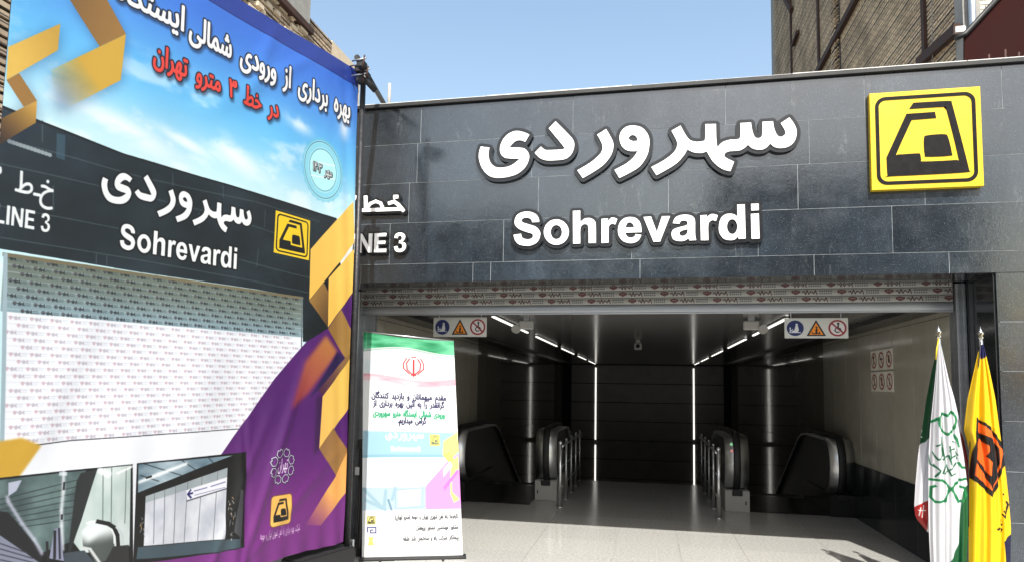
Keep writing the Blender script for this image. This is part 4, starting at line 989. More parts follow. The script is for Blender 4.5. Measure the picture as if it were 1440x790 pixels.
for xt, xb in ((170, 162), (238, 228), (310, 300), (392, 372), (487, 460), (590, 560)): cv.line(q2([(xt, 358-(xt-112)*.343), (xb, 665)]), .005, (.45, .47, .5))
cv.poly(q2([(382, 320), (652, 235), (648, 305), (388, 388)]), (.93, .93, .96)); cv.line(q2([(388, 390), (650, 308)]), .008, (.25, .25, .3))
cv.line(q2([(425, 338), (395, 345)]), .012, (.12, .12, .4)); cv.line(q2([(412, 318), (393, 345), (415, 368)]), .012, (.12, .12, .4))
cv.line(q2([(436, 325), (520, 302)]), .007, (.4, .42, .6)); cv.line(q2([(545, 295), (640, 265)]), .007, (.4, .42, .6)); cv.line(q2([(440, 352), (640, 300)]), .005, (.5, .52, .66))
cv.poly(q2([(60, 690), (735, 635), (735, 690), (600, 725), (50, 770)]), (.25, .32, .36))
for _ in range(26):
    x, y = (random.uniform(655, 695), random.uniform(360, 640)) if random.random() < .7 else (random.uniform(75, 98), random.uniform(470, 620))
    cv.line(q2([(x, y), (x+random.uniform(-12, 12), y+random.uniform(8, 30))]), .004, random.choice([(.7, .68, .62), (.8, .6, .4), (.6, .62, .66)]))
cv.poly(q2([(690, 590), (730, 310), (760, 340), (740, 640)]), (.35, .36, .38), alpha=.7)
# hem at the top edge
zhem = onb(400, 62)[1]
cv.poly([(-2.8, zhem), (-.02, zhem-.005), (-.02, 4.5), (-2.8, 4.5)], (.16, .25, .60))
cv.line([(-2.8, zhem), (-.02, zhem-.005)], .008, (.10, .17, .45))
MB_ = print_mat('banner_print', cv.image('banner_print'), .42, .6, bump=.10)
ban = empty('printed_banner', BP-BT*1.35+Vector((0, 0, .4)), 'large printed banner with blue sky, gold and purple ribbons and photographs of the station', 'banner')
nu, nv = 140, 200; bm = bmesh.new(); uvl = bm.loops.layers.uv.new('UVMap'); grid = []
SA, SB, ZA, ZB = -2.66, -.035, .385, 4.435
def fold(s, z):
    d = .006*math.sin(s*2.1+z*1.3)+.004*math.sin(s*5.3-z*2.2+1)+.0025*math.sin(11*s+3*z)
    d += .0035*math.exp(-((s+.03)/.22)**2)*math.sin(z*3+40*s)                         # vertical gathers by the pole
    for (px0, px1, am, wd) in (((345, 780), (420, 540), .017, .030), ((330, 785), (352, 560), .012, .035), ((352, 780), (470, 640), .008, .03), ((300, 790), (372, 600), .012, .025), ((140, 790), (190, 560), .012, .10), ((230, 740), (300, 470), .010, .12), ((380, 60), (345, 140), .008, .05), ((420, 90), (300, 150), .006, .05), ((60, 600), (130, 420), .008, .08), ((345, 620), (350, 770), -.010, .02)):
        a, b = FOLDS.setdefault((px0, px1), (np.array(onb(*px0)), np.array(onb(*px1))))
        v = b-a; L_ = np.hypot(*v); v = v/L_; p = np.array((s, z))-a; t = p@v/L_; dd = p[0]*v[1]-p[1]*v[0]
        if -.4 < t < 1.3: d += am*math.exp(-(dd/(wd*(1+.6*max(0, t))))**2)*max(0, min(1, (t+.35)*3))*max(0, min(1, (1.3-t)*1.6))
    if z < .62: d += .006*math.sin(s*33)*(0.62-z)/.2
    return d
FOLDS = {}
for j in range(nv+1):
    z = ZA+(ZB-ZA)*j/nv; row = []
    for i in range(nu+1):
        s = SA+(SB-SA)*i/nu; zz = z
        if z < .7: zz = z+.006*math.sin(s*9)*(0.7-z)/.3
        p = BP+BT*s+BN*fold(s, z); row.append((bm.verts.new((p.x, p.y, zz)), ((s-cv.a0)/(cv.a1-cv.a0), (z-cv.b0)/(cv.b1-cv.b0))))
    grid.append(row)
for j in range(nv):
    for i in range(nu):
        q = (grid[j][i], grid[j][i+1], grid[j+1][i+1], grid[j+1][i]); f = bm.faces.new([x[0] for x in q]); f.smooth = True
        for lp, x in zip(f.loops, q): lp[uvl].uv = x[1]
put('banner_cloth', mesh_of(bm, 'banner_cloth'), ban, (0, 0, 0), MB_)
def bp(s, z, off=-.05): p = BP+BT*s+BN*off; return (p.x, p.y, z)
tube('hem_tube', [bp(-2.68, 4.41, -.03), bp(-.02, 4.41, -.03)], .022, M['pipe'], ban)
# scaffold frame
sf = empty('scaffold_frame', (BP.x, BP.y, 0), 'black scaffold tube frame carrying the large banner, tied back to the parapet', 'scaffold')
tube('upright', [bp(.012, .0, -.0), bp(.012, 4.50, -.0)], .0245, M['pipe'], sf, 14)
tube('upright', [bp(-1.35, 0), bp(-1.35, 4.45)], .0245, M['pipe'], sf); tube('upright', [bp(-2.62, 0), bp(-2.62, 4.45)], .0245, M['pipe'], sf)
for z in (.5, 2.4, 4.3): tube('ledger', [bp(-2.75, z, -.1), bp(.04, z, -.1)], .0245, M['pipe'], sf)
e0, e1 = aty(502, 81, 5.36), aty(542, 150, 6.5)
tube('tie_tube', [e0, e1], .026, M['pipe'], sf, 16)
e2, e3 = aty(507, 105, 5.2), aty(528, 128, 5.32); tube('transom', [e2, e3], .026, M['pipe'], sf, 16)
for q, (px, py, Yq) in enumerate(((509, 92, 5.1), (514, 107, 5.25), (508, 113, 5.2), (506, 99, 5.2))):
    x, _, z = aty(px, py, Yq); c_ = box('coupler', x-.035, x+.035, Yq-.04, Yq+.04, z-.03, z+.03, M['pipe'], sf, .008)
    tube('bolt', [(x-.07, Yq-.045, z+.02), (x+.06, Yq-.045, z+.035)], .007, M['alu'], c_, 6); tube('bolt', [(x+.03, Yq-.05, z-.05), (x+.045, Yq-.05, z+.06)], .007, M['rust'], c_, 6)
# ballast case with ratchet straps at the foot of the upright
c0, c1 = aty(500, 617, 6.26), aty(500, 745, 6.26)
cs_ = empty('equipment_case', (-2.66, 6.45, 0), 'tall black case with straps between the scaffold upright and the roll-up banner', 'case')
box('case_body', -2.83, -2.50, 6.26, 6.62, .42, c0[2]-.1, M['strap'], cs_, .01); box('case_lid', -2.84, -2.49, 6.25, 6.63, c0[2]-.098, c0[2], M['rubber'], cs_, .012)
for xx in (-2.82, -2.55):
    for yy_ in (6.27, 6.57): box('leg', xx, xx+.04, yy_, yy_+.04, 0, .419, M['pipe'], cs_)
box('shelf', -2.84, -2.49, 6.25, 6.63, .18, .23, M['pipe'], cs_, .004)
for q, (xa, xb) in enumerate(((505.5, 498), (508, 501), (511, 505))):
    a, b_ = aty(xa, 660, 6.2), aty(xb, 770, 6.1)
    st_ = tube('strap', [a, b_], .008, M['strap'], cs_, 6)
a = aty(503, 660, 6.18); box('buckle', a[0]-.022, a[0]+.022, 6.16, 6.185, a[2]-.05, a[2]+.03, M['alu'], cs_, .004); a = aty(495, 764, 5.5); box('buckle', a[0]-.022, a[0]+.022, 5.47, 5.5, a[2]-.03, a[2]+.04, M['alu'], cs_, .004)
bb = empty('ballast_block', bp(-.25, 0, -.05), 'black ballast block under the lower right corner of the large banner', 'block')
bm = bmesh.new(); pts = [(-.55, -.16), (.06, -.16), (.06, .05), (-.55, .05)]
lo_ = [bm.verts.new(Vector(bp(s, 0, o))) for s, o in pts]; hi_ = [bm.verts.new(Vector(bp(s, .34, o))) for s, o in pts]
bm.faces.new(lo_[::-1]); bm.faces.new(hi_)
for i in range(4): bm.faces.new((lo_[i], lo_[(i+1) % 4], hi_[(i+1) % 4], hi_[i]))
bmesh.ops.recalc_face_normals(bm, faces=bm.faces[:]); bmesh.ops.bevel(bm, geom=bm.edges[:], offset=.012, segments=2, affect='EDGES')
put('block_body', mesh_of(bm, 'block_body'), bb, (0, 0, 0), M['rubber']); tube('carry_handle', [bp(-.35, .10, .055), bp(-.35, .10, .075), bp(-.18, .10, .075), bp(-.18, .10, .055)], .008, M['alu'], bb, 8)

# ================================================================== ROLL-UP BANNER
B0 = Vector(atz(651, 781, .02)); ra_ = math.radians(20); RD = Vector((-math.cos(ra_), -math.sin(ra_), 0)); RN = Vector((math.sin(ra_), -math.cos(ra_), 0))
cv = Canvas(0, .95, 0, 2.15, 520, (.95, .96, .96))
def rq(x, y):                      # enlarged photograph point -> sheet metres
    v = (y-64)/(780-64); x0 = 48; x1 = 332+(363-332)*v; return ((x-x0)/(x1-x0)*.95, (1-(y-(62+10*(x-48)/300*(1-v)))/(783-62))*2.15)
def RQ(l): return [rq(*p) for p in l]
def wave(y0, am, ph): return [(48+k*15, y0+am*math.sin(k*.33+ph)) for k in range(21)]
gr = lambda a, b: lerp((.05, .45, .26), (.45, .80, .62), np.clip(nz(a.shape, (3, 4), 4)*1.7-.4, 0, 1))
cv.poly(RQ([(40, 40)]+[(48+k*15, 112+8*math.sin(k*.3+2.4)) for k in range(21)]+[(360, 40)]), gr)
for k in range(120):
    x = 48+k*2.45; y = 116+8*math.sin((k*2.45/15)*.3+2.4); cv.line(RQ([(x, y-2), (x+1.2, y+3)]), .005, (.45, .6, .55))
cv.poly(RQ([(48, 150), (130, 165), (345, 130), (345, 200), (48, 205)]), (.86, .92, .94), soft=20)
rd = lambda a, b: lerp((.93, .62, .68), (.97, .90, .91), np.clip(nz(a.shape, (2, 4), 6)*1.5-.3, 0, 1))
cv.poly(RQ([(48+k*15.5, 204+8*math.sin(k*.3+4.2)) for k in range(21)]+[(48+k*15.5, 226+9*math.sin(k*.3+4.2)) for k in range(20, -1, -1)]), rd, soft=2)
for k in range(120): 
    x = 50+k*2.5; y = 208+8*math.sin((k*2.5/15)*.3+4.2); cv.line(RQ([(x, y-3), (x+1.3, y+2)]), .005, (.90, .66, .70))
# red tulip-like state emblem as plain curved strokes
ex, ey = 205, 165; R_d = (.82, .22, .25)
for s in (-1, 1):
    cv.line(RQ([(ex+s*3, ey+28), (ex+s*20, ey+12), (ex+s*22, ey-10), (ex+s*13, ey-24)]), .013, R_d); cv.line(RQ([(ex+s*13, ey+26), (ex+s*32, ey+8), (ex+s*32, ey-8), (ex+s*22, ey-26)]), .012, R_d)
cv.line(RQ([(ex, ey+32), (ex, ey-20)]), .02, R_d); cv.line(RQ([(ex-7, ey-30), (ex+7, ey-30)]), .01, R_d); cv.line(RQ([(ex-8, ey+29), (ex+8, ey+29)]), .012, R_d)
def rt(t, xa, xb, y, h, col, g_=1.2):
    a, b = rq(xa, y), rq(xb, y); cv.paint(fit_text(t, a[0], b[0], a[1], h, slope=(b[1]-a[1])/(b[0]-a[0])), col, grow=g_)
nv_ = (.10, .10, .28)
rt('مقدم میهمانان و بازدید کنندگان', 75, 308, 274, .08, nv_, 2.2); rt('گرانقدر را به آئین بهره برداری از', 80, 302, 299, .08, nv_, 2.2)
rt('ورودی شمالی ایستگاه مترو سهروردی', 80, 304, 331, .08, (.20, .62, .45), 2.6); rt('گرامی میداریم.', 158, 245, 353, .08, nv_, 2.2)
# pale copy of the station design
cv.poly(RQ([(48, 380), (345, 380), (350, 456), (48, 460)]), (.62, .78, .85), soft=3); cv.poly(RQ([(48, 456), (350, 452), (350, 462), (48, 466)]), (.55, .72, .80))
cv.poly(RQ([(55, 470), (300, 466), (300, 560), (55, 562)]), (.90, .92, .95), soft=3)
s_ = loop_segs([RQ([(118+(x)*120, 412-(y)*30) for x, y in lp]) for lp in mapq(fa_all, bbox(fa_all), (0, 1, 0, 1))]); cv.paint(s_, (.97, .98, .98), grow=1)
s_ = loop_segs([RQ([(135+(x)*92, 445-(y)*17) for x, y in lp]) for lp in mapq(la_all, bbox(la_all), (0, 1, 0, 1))]); cv.paint(s_, (.97, .98, .98), grow=1)
a, b = rq(258, 425), rq(288, 388); logo(cv, a[0], b[0], a[1], b[1], (.93, .88, .45), (.45, .5, .42))
cv.poly(RQ([(48, 560), (245, 560), (245, 632), (48, 632)]), (.70, .79, .84)); 
for l in ([(52, 565), (110, 625)], [(120, 570), (115, 625)], [(150, 562), (140, 600)], [(60, 600), (120, 632)]): cv.line(RQ(l), .03, (.60, .72, .78), soft=2)
cv.poly(RQ([(158, 572), (232, 562), (230, 618), (160, 622)]), (.95, .97, .97)); cv.line(RQ([(150, 562), (150, 630), (245, 622), (244, 562), (150, 570)]), .012, (.62, .72, .78)); cv.line(RQ([(235, 562), (232, 628)]), .03, (.66, .75, .80)); cv.line(RQ([(128, 600), (138, 632)]), .02, (.45, .58, .66))
mg = (.93, .60, .93)
cv.poly(RQ([(352, 450), (318, 470), (245, 556), (245, 632), (356, 632)]), mg)
YL = (.97, .92, .52); YB2 = (.90, .82, .45)
cv.poly(RQ([(345, 378), (300, 410), (298, 455), (345, 415)]), YL); cv.poly(RQ([(318, 430), (318, 478), (350, 440), (350, 402)]), YL); cv.poly(RQ([(298, 455), (318, 440), (340, 478), (335, 500), (318, 480)]), YB2)
cv.poly(RQ([(325, 480), (347, 455), (350, 500), (328, 530), (328, 575), (352, 600), (335, 612), (322, 580), (322, 520)]), YL); cv.poly(RQ([(300, 500), (322, 475), (330, 490), (300, 528)]), (.96, .84, .90)); cv.poly(RQ([(300, 560), (345, 500), (348, 512), (305, 572)]), (.87, .48, .87))
tx = (.16, .16, .2)
rt('کارفرما: راه آهن شهری تهران و حومه (مترو تهران)', 150, 347, 662, .062, tx, 1.4); rt('مشاور: مهندسین مشاور پژوهش', 216, 348, 697, .062, tx, 1.4); rt('پیمانکار: شرکت راه و ساختمان بلند طبقه', 175, 349, 731, .062, tx, 1.4)
a, b = rq(62, 677), rq(89, 650); logo(cv, a[0], b[0], a[1], b[1], (.88, .84, .5), (.2, .2, .16))
cv.line(RQ([(64, 700), (64, 686), (90, 686), (90, 703), (74, 703), (74, 694), (82, 694)]), .011, (.25, .24, .5)); cv.poly(RQ([(66, 716), (84, 716), (80, 728), (86, 742), (64, 742), (70, 728)]), (.95, .90, .45))
MR_ = print_mat('rollup_print', cv.image('rollup_print'), .4, .66, bump=.05)
ru = empty('rollup_banner', B0, 'white roll-up banner with green top and Persian text standing in the sun before the opening', 'banner')
quad = [(0.0, .03), (.976, .012), (1.035, 2.212), (.14, 2.143)]      # right-bottom, left-bottom, left-top, right-top (along RD, z)
bm = bmesh.new(); uvl = bm.loops.layers.uv.new('UVMap'); G_ = []
for j in range(41):
    v = j/40; row = []
    for i in range(25):
        u = i/24; a = np.array(quad[0])*(1-u)+np.array(quad[1])*u; b = np.array(quad[3])*(1-u)+np.array(quad[2])*u; q = a*(1-v)+b*v
        if v == 1: q[1] -= .018*math.sin(PI*u)
        d = .008*math.sin(u*PI*2+v*2)*(v*(1-v)*4)+.012*math.sin(u*14+3)*max(0, v-.9)*8*.5
        p = B0+RD*q[0]+RN*d; row.append((bm.verts.new((p.x, p.y, q[1])), (1-u, v)))
    G_.append(row)
for j in range(40):
    for i in range(24):
        q = (G_[j][i], G_[j+1][i], G_[j+1][i+1], G_[j][i+1]); f = bm.faces.new([x[0] for x in q]); f.smooth = True
        for lp, x in zip(f.loops, q): lp[uvl].uv = x[1]
put('banner_sheet', mesh_of(bm, 'banner_sheet'), ru, (0, 0, 0), MR_)
def rp(u, z, d=0): p = B0+RD*u+RN*d; return (p.x, p.y, z)
tube('support_pole', [rp(.52, .04, -.05), rp(.60, 2.16, -.03)], .012, M['alu'], ru); tube('top_rail', [rp(.14, 2.143, -.012), rp(1.035, 2.212, -.012)], .008, M['alu'], ru, 8)
bm = bmesh.new(); cs2 = [(-.11, 0), (-.11, .014), (-.05, .028), (.02, .028), (.045, .012), (.045, 0)]
r0 = [bm.verts.new(rp(-.03, z, d)) for d, z in cs2]; r1 = [bm.verts.new(rp(1.0, z, d)) for d, z in cs2]; bm.faces.new(r0); bm.faces.new(r1[::-1])
for i in range(6): bm.faces.new((r0[i], r1[i], r1[(i+1) % 6], r0[(i+1) % 6]))
bmesh.ops.recalc_face_normals(bm, faces=bm.faces[:]); put('base_cassette', mesh_of(bm, 'base_cassette'), ru, (0, 0, 0), M['rubber'])
tube('foot', [rp(.2, .012, -.16), rp(.2, .012, .12)], .01, M['rubber'], ru, 8); tube('foot', [rp(.8, .012, -.16), rp(.8, .012, .12)], .01, M['rubber'], ru, 8)

# ================================================================== FLAGS
def cloth(name, rows, cvs, m, parent, Y, folds, amp, ph, lean=0):
    bm = bmesh.new(); uvl = bm.loops.layers.uv.new('UVMap'); G = []; n = 48
    ys = np.array([r[0] for r in rows], float); ls = np.array([r[1] for r in rows], float); rs = np.array([r[2] for r in rows], float); m_ = 46
    for j in range(m_+1):
        py = ys[0]+(ys[-1]-ys[0])*j/m_; xl, xr = np.interp(py, ys, ls), np.interp(py, ys, rs); row = []
        (xa, _, za), (xb, _, zb_) = aty(xl, py, Y), aty(xr, py, Y)
        for i in range(n+1):
            t = i/n; wd = xb-xa; tj = j/m_
            a = amp*min(1, wd/.2)
            y = Y+a*math.sin(folds*2*PI*t+ph+.9*tj)*(.6+.4*math.sin(3*t+5*tj))+.4*a*math.sin(folds*4.3*PI*t+2*tj)
            y -= .35*wd*math.sin(PI*t)*.5
            x = xa+wd*t+.2*a*math.cos(folds*2*PI*t+ph); z = za+(zb_-za)*t
            row.append((bm.verts.new((x, y, z)), ((xa+wd*t-cvs.a0)/(cvs.a1-cvs.a0), (z-cvs.b0)/(cvs.b1-cvs.b0))))
        G.append(row)
    for j in range(m_):
        for i in range(n):
            q = (G[j][i], G[j+1][i], G[j+1][i+1], G[j][i+1]); f = bm.faces.new([x[0] for x in q]); f.smooth = True
            for lp, x in zip(f.loops, q): lp[uvl].uv = x[1]
    return put(name, mesh_of(bm, name), parent, (0, 0, 0), m)
YG = 6.0
def fg(pts): return [aty(x, y, YG)[::2] for x, y in pts]
def pole(t, px, py, X, Y, top):
    tube('pole', [(X, Y, .03), (X, Y, top)], .014, M['alu'], t, 12)
    tube('finial', [(X, Y, top), (X, Y, top+.02), (X, Y, top+.035), (X, Y, top+.055), (X, Y, top+.075), (X, Y, top+.115)], .01, M['chrome'], t, 12, radii=[.012, .022, .012, .026, .012, .002])
    bm = bmesh.new(); bm_tube(bm, [(X, Y, 0), (X, Y, .02), (X, Y, .05)], .2, 24, True, [.2, .19, .03]); bmesh.ops.recalc_face_normals(bm, faces=bm.faces[:]); put('base', mesh_of(bm, 'base'), t, (0, 0, 0), M['chrome'])
KUF = 'الله اکبر'
# first stand: city flag in front of the national flag
c1_ = Canvas(2.0, 2.65, .0, 2.3, 420, (.86, .86, .88)); GR = (.03, .33, .17)
c1_.poly(fg([(1352, 690), (1366, 672), (1366, 860), (1300, 860), (1330, 795), (1345, 760)]), GR)
c1_.poly(fg([(1322, 480), (1327, 480), (1348, 600), (1340, 560)]), GR)
def z8(l): return fg([(1280+x/2.325, 450+y/2.325) for x, y in l])
for l in ([(62, 335), (78, 328), (90, 318)], [(140, 375), (150, 390), (156, 412)], [(62, 520), (95, 520), (112, 532), (125, 550), (138, 532), (155, 520), (178, 518)], [(122, 550), (105, 588), (80, 592), (66, 578), (68, 545), (80, 540)], [(128, 550), (148, 590), (170, 588), (180, 570), (172, 545), (160, 542)], [(155, 465), (165, 480), (178, 482)]):
    c1_.line(z8(l), .018, (.08, .48, .27))
ht = smooth_loop([(114, 372, 1), (92, 352), (90, 322), (100, 305), (114, 312, 1), (132, 300), (146, 322), (140, 352)], n=4); c1_.line(z8(ht+ht[:1]), .018, (.08, .48, .27))
for l in ([(72, 430), (85, 455), (100, 440), (95, 415)], [(95, 385), (100, 420), (110, 470), (100, 500)], [(120, 410), (125, 450), (140, 440)], [(105, 500), (130, 480), (150, 450), (140, 430)], [(75, 470), (90, 490), (80, 510)], [(130, 395), (142, 400)], [(90, 380), (96, 382)], [(60, 440), (66, 470), (82, 480)], [(112, 470), (125, 505), (138, 500)], [(120, 425), (138, 418), (152, 440)], [(82, 410), (92, 402)], [(100, 455), (118, 440), (126, 470)]):
    c1_.line(z8(l), .009, (.06, .34, .2))
for wv in range(3): pass
M1 = print_mat('city_flag_print', c1_.image('city_flag_print'), .45, .66)
c2_ = Canvas(2.0, 2.75, .0, 2.3, 420, (.82, .82, .84))
c2_.poly(fg([(1300, 470), (1340, 470), (1346, 540), (1344, 575), (1326, 600), (1309, 622), (1285, 640)]), (.02, .26, .13))
c2_.poly(fg([(1290, 720), (1300, 712), (1312, 705), (1312, 770), (1285, 760)]), (.62, .06, .05)); c2_.poly(fg([(1345, 590), (1362, 612), (1375, 650), (1378, 760), (1352, 760)]), (.55, .06, .05))
c2_.poly(fg([(1280, 724), (1290, 730), (1312, 752), (1312, 766), (1282, 742)]), (.75, .50, .08)); c2_.poly(fg([(1280, 724), (1284, 724), (1288, 742), (1280, 742)]), (.75, .50, .08))
for l in ([(1296, 622), (1303, 600)], [(1299, 626), (1306, 606)], [(1297, 612), (1306, 616)], [(1300, 604), (1304, 608)], [(1302, 716), (1300, 728)], [(1306, 713), (1304, 730)], [(1299, 720), (1308, 720)], [(1338, 535), (1342, 548)], [(1354, 622), (1358, 622)], [(1355, 628), (1360, 632)]): c2_.line(fg(l), .008, (.86, .86, .84))
M2 = print_mat('national_flag_print', c2_.image('national_flag_print'), .5, .9)
X1 = aty(1320, 470, 6.05)[0]; zt = aty(1320, 476, 6.05)[2]
t1 = empty('flag_stand', (X1, 6.05, 0), 'flag stand with a white and green flag folded over a green, white and red one', 'flag', 'flag stands beside the opening'); pole(t1, 0, 0, X1, 6.05, zt)
cloth('rear_flag_cloth', [(484, 1319, 1323), (520, 1311, 1331), (560, 1304, 1342), (600, 1298, 1351), (640, 1292, 1360), (680, 1288, 1367), (712, 1286, 1370), (728, 1288, 1370), (748, 1305, 1368)], c2_, M2, t1, 6.12, 3, .02, 1.)
cloth('flag_cloth', [(482, 1320, 1323), (520, 1316, 1331), (560, 1312, 1340), (600, 1308, 1347), (640, 1306, 1354), (680, 1306, 1359), (720, 1306, 1361), (760, 1307, 1360), (800, 1309, 1358), (880, 1312, 1354)], c1_, M1, t1, YG, 3, .026, 0.)
tube('cord', [aty(1320, 476, 6.02), aty(1317, 492, 6.0), aty(1316, 505, 6.0)], .006, M['yellow'], t1, 6)
# second stand: yellow metro flag
c3_ = Canvas(2.3, 2.95, .0, 2.3, 420, (.94, .76, .05))
def z9(l): return fg([(1340+x/3.16, 540+y/3.16) for x, y in l])
bk, og = (.05, .03, .03), (.96, .40, .08)
c3_.poly(z9([(97,145),(152,185),(192,225),(236,288),(232,352),(163,497),(80,415),(86,300),(93,230)]), bk); c3_.poly(z9([(105,163),(150,200),(184,238),(222,294),(217,347),(163,470),(93,403),(98,300),(105,240)]), og)
c3_.poly(z9([(93,208),(158,236),(206,288),(204,350),(164,462),(150,430),(96,345),(98,330),(152,400),(160,405),(166,345),(140,318),(152,290),(150,272),(96,232)]), bk)
c3_.poly(z9([(172,280),(195,300),(190,340),(176,350)]), og, alpha=.25)
for l in ([(185, 640), (192, 632)], [(205, 600), (200, 615), (212, 622)], [(215, 575), (228, 590), (240, 540)], [(222, 560), (232, 575)], [(236, 520), (242, 535)], [(218, 484), (222, 488)], [(205, 655), (212, 640)]): c3_.line(z9(l), .012, bk)
c3_.poly(fg([(1410, 760), (1425, 745), (1425, 880), (1412, 880), (1413, 790)]), (.05, .05, .22)); c3_.poly(fg([(1375, 480), (1390, 480), (1386, 502), (1378, 505)]), (.08, .07, .3))
M3 = print_mat('yellow_flag_print', c3_.image('yellow_flag_print'), .45, .72)
X2 = aty(1379, 470, 6.05)[0]
t2 = empty('flag_stand', (X2, 6.05, 0), 'flag stand with a yellow flag bearing an orange and black diamond emblem', 'flag', 'flag stands beside the opening'); pole(t2, 0, 0, X2, 6.05, aty(1379, 478, 6.05)[2])
cloth('flag_cloth', [(484, 1378, 1383), (520, 1371, 1391), (560, 1363, 1399), (605, 1358, 1405), (626, 1364, 1408), (660, 1366, 1413), (700, 1365, 1417), (740, 1364, 1420), (790, 1364, 1419), (880, 1367, 1415)], c3_, M3, t2, YG, 2.5, .028, 2.2)
tube('cord', [aty(1379, 480, 6.0), aty(1377, 505, 5.98), aty(1371, 560, 5.98), aty(1362, 640, 6.0), aty(1362, 740, 6.0)], .004, M['strap'], t2, 6)

# ================================================================== NEIGHBOURING BUILDINGS
XB = 4.6
def courses(X, y0, y1, z0, z1, m, parent, s, bh=.08, name='brick_courses'):
    bm = bmesh.new(); z = z0
    while z < z1:
        xa, xb = sorted((X, X+s*.03)); bm_box(bm, xa, xb, y0, y1, z, min(z+bh*.62, z1)); z += bh
    return tag(put(name, mesh_of(bm, name), parent, (0, 0, 0), m), kind='stuff')
yN, yFar = atx(1346, 50, XB)[1], atx(1087, 80, XB)[1]
br = empty('brick_building', (XB, yN, 0), 'tall neighbouring building with a bare buff brick side wall and rusty steel bracing', 'building')
box('wall', XB+.001, XB+5, yN+.02, yFar-.02, 0, 17, mat('dark_mortar', (.03, .025, .02), .95, var=.3), br)
courses(XB-.0, yN+.02, yFar-.5, 4.2, 16.9, M['brickR'], br, -1)
box('corner_strip', XB-.05, XB+.3, yFar-.5, yFar, 0, 17, M['concrete'], br)
def ycol(px): return atx(px, 60, XB)[1]
for px, wd in ((1115, .12), (1154, .14), (1305, .12)):
    y = ycol(px); box('steel_column', XB-.08, XB-.0301, y-wd/2, y+wd/2, 0, 17, M['rust'], br)
y = ycol(1181); bm = bmesh.new(); z = 4.2
while z < 16.9:
    bm_box(bm, XB-.10, XB-.0301, y+.05, y+.40, z, z+.05); bm_box(bm, XB-.08, XB-.0301, y-.10, y+.049, z+.0, z+.02); z += .10
tag(put('toothed_bricks', mesh_of(bm, 'toothed_bricks'), br, (0, 0, 0), M['brickR']), kind='stuff')
box('pier_recess', XB-.045, XB-.0302, y-.16, y+.048, 0, 17, M['jamb'], br)
def brace(a, b_, w_):
    p, q = Vector(atx(*a, XB-.09)), Vector(atx(*b_, XB-.09)); d = (q-p).normalized(); p -= d*0; L_ = (q-p).length
    bm = bmesh.new(); bm_box(bm, -.05, .05, 0, L_, -w_/2, w_/2); me = mesh_of(bm, 'brace'); o = put('brace', me, br, p, M['rust']); o.rotation_euler = (math.atan2(d.z, math.hypot(d.x, d.y)), 0, -math.atan2(d.x, d.y))
for a, b_, w_ in (((1149, 102), (1225, -42), .16), ((1292, 89), (1346, 41), .16), ((1113, 15), (1098, -12), .15), ((1115, 64), (1122, 45), .1)): brace(a, b_, w_)
tube('hanging_cable', [atx(1311+.5*math.sin(k*2.), -20+14*k, XB-.10) for k in range(9)], .008, M['concrete'], br, 6)
# street-facing end
x0 = aty(1346, 20, yN)[0]; x1 = aty(1367, 20, yN)[0]
box('corner_pillar', XB-.02, x1, yN-.25, yN+.019, 0, 17, M['concrete'], br); box('front_wall', x1+.001, XB+5, yN-.1, yN+.018, 0, 17, M['brickW'], br)
zc_ = aty(1350, 45, yN-.3)[2]
tag(tube('drain_pipe', [(x0+.06, yN-.33, 0), (x0+.06, yN-.33, 14)], .05, M['alu']), 'grey pipe running up the corner pillar behind the parapet', 'pipe')
xa, _, _ = aty(1344, 45, yN-.42); xb = aty(1359, 45, yN-.42)[0]
tag(box('junction_box', xa, xb, yN-.42, yN-.39, zc_-.07, zc_+.03, M['flash'], None, .01), 'small white box fixed to the pipe at the building corner', 'box')
YR_ = yN-1.2
rs_ = empty('red_sheet_roof', (aty(1400, 60, YR_)[0], YR_, 4.5), 'dark red metal sheet with a sloping black edge beside the brick building', 'roof')
pts = [aty(x, y, YR_) for x, y in ((1403, -2), (1356, 50), (1347, 100))]
xs_ = aty(1500, 0, YR_)[0]; prof = [(pts[0][0]+.9, pts[0][2]+1.0), (pts[0][0], pts[0][2]), (pts[1][0], pts[1][2]), (pts[2][0], 3.6), (xs_+2, 3.6), (xs_+2, pts[0][2]+1.0)]
put('sheet', solid([[(a, b) for a, b in prof]], .03, 'sheet'), rs_, (0, YR_, 0), M['bars'])
tube('edge_bar', [(pts[0][0]+.9, YR_-.03, pts[0][2]+1.0), (pts[0][0], YR_-.03, pts[0][2]), (pts[1][0], YR_-.03, pts[1][2]), (pts[1][0]-.12, YR_-.03, pts[1][2]-.05)], .035, M['coping'], rs_, 8)

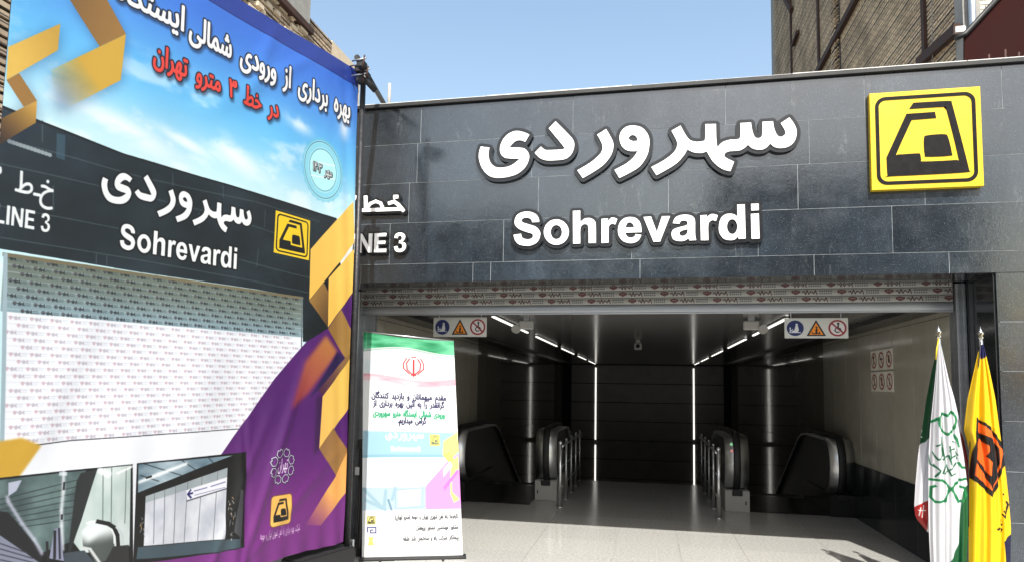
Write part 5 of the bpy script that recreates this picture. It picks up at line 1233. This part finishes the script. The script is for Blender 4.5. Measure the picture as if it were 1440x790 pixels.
XA = -5.4
a_top, b_top, c_top = atx(440, 32, XA), atx(465, 58, XA), atx(498, 92, XA); d_top = atx(430, 4, XA)
lb = empty('brick_building', (XA, 6, 0), 'sunlit sandy brick building rising behind the large banner', 'building')
zt2 = b_top[2]
box('wall', XA-4, XA-.001, -2, b_top[1], 0, zt2-.01, mat('sandy_mortar', (.07, .055, .04), .95, var=.3), lb)
courses(XA, -2, b_top[1], 2.6, zt2-.02, M['brickL'], lb, 1)
box('cream_wall', XA-4, XA+.03, b_top[1]+.002, c_top[1]+.2, 0, c_top[2]-.02, M['render'], lb)
box('parapet_block', XA-3, XA+.12, -2, atx(428, 10, XA)[1], zt2-.25, zt2+2.2, M['concrete'], lb, .02)
box('roof_beam', XA-.5, XA+.14, -2, atx(427, 20, XA)[1]+.1, zt2-.36, zt2-.251, M['rust'], lb, .01)
random.seed(3); bm = bmesh.new()
for k in range(150):
    y = random.uniform(5.5, 9.3); z = random.uniform(zt2-1.3, zt2-.3); w_ = random.uniform(.05, .22); h_ = random.uniform(.02, .08)
    bm_box(bm, XA+.0305, XA+.035+random.random()*.07, y, y+w_, z, z+h_)
tag(put('rough_mortar', mesh_of(bm, 'rough_mortar'), lb, (0, 0, 0), M['render']), kind='stuff')

# buildings across the street, mirrored by the polished granite
winm = None
for (xa, xb, h, col, lab) in ((-13, -4.5, 8.4, (.3, .26, .22), 'low brown house across the street'), (-4.3, 2.5, 7.0, (.34, .33, .31), 'grey shop house across the street'), (2.7, 12, 9.8, (.24, .2, .17), 'taller dark house across the street')):
    b_ = empty('street_house', ((xa+xb)/2, -14, 0), lab+', seen only in the polished stone', 'building', 'houses across the street')
    box('wall', xa, xb, -22, -14, 0, h, mat('house_wall', col, .9, var=.2, vscale=1), b_); box('cornice', xa-.1, xb+.1, -22, -13.8, h+.001, h+.25, M['concrete'], b_)
    x = xa+.8
    while x < xb-1.6:
        z = 1.0
        while z < h-1.6:
            f_w = box('window', x-.06, x+1.16, -13.999, -13.93, z-.06, z+1.46, M['emwhite'], b_); box('pane', x, x+1.1, -13.929, -13.90, z, z+1.4, M['glass'], f_w); z += 2.6
        x += 2.3
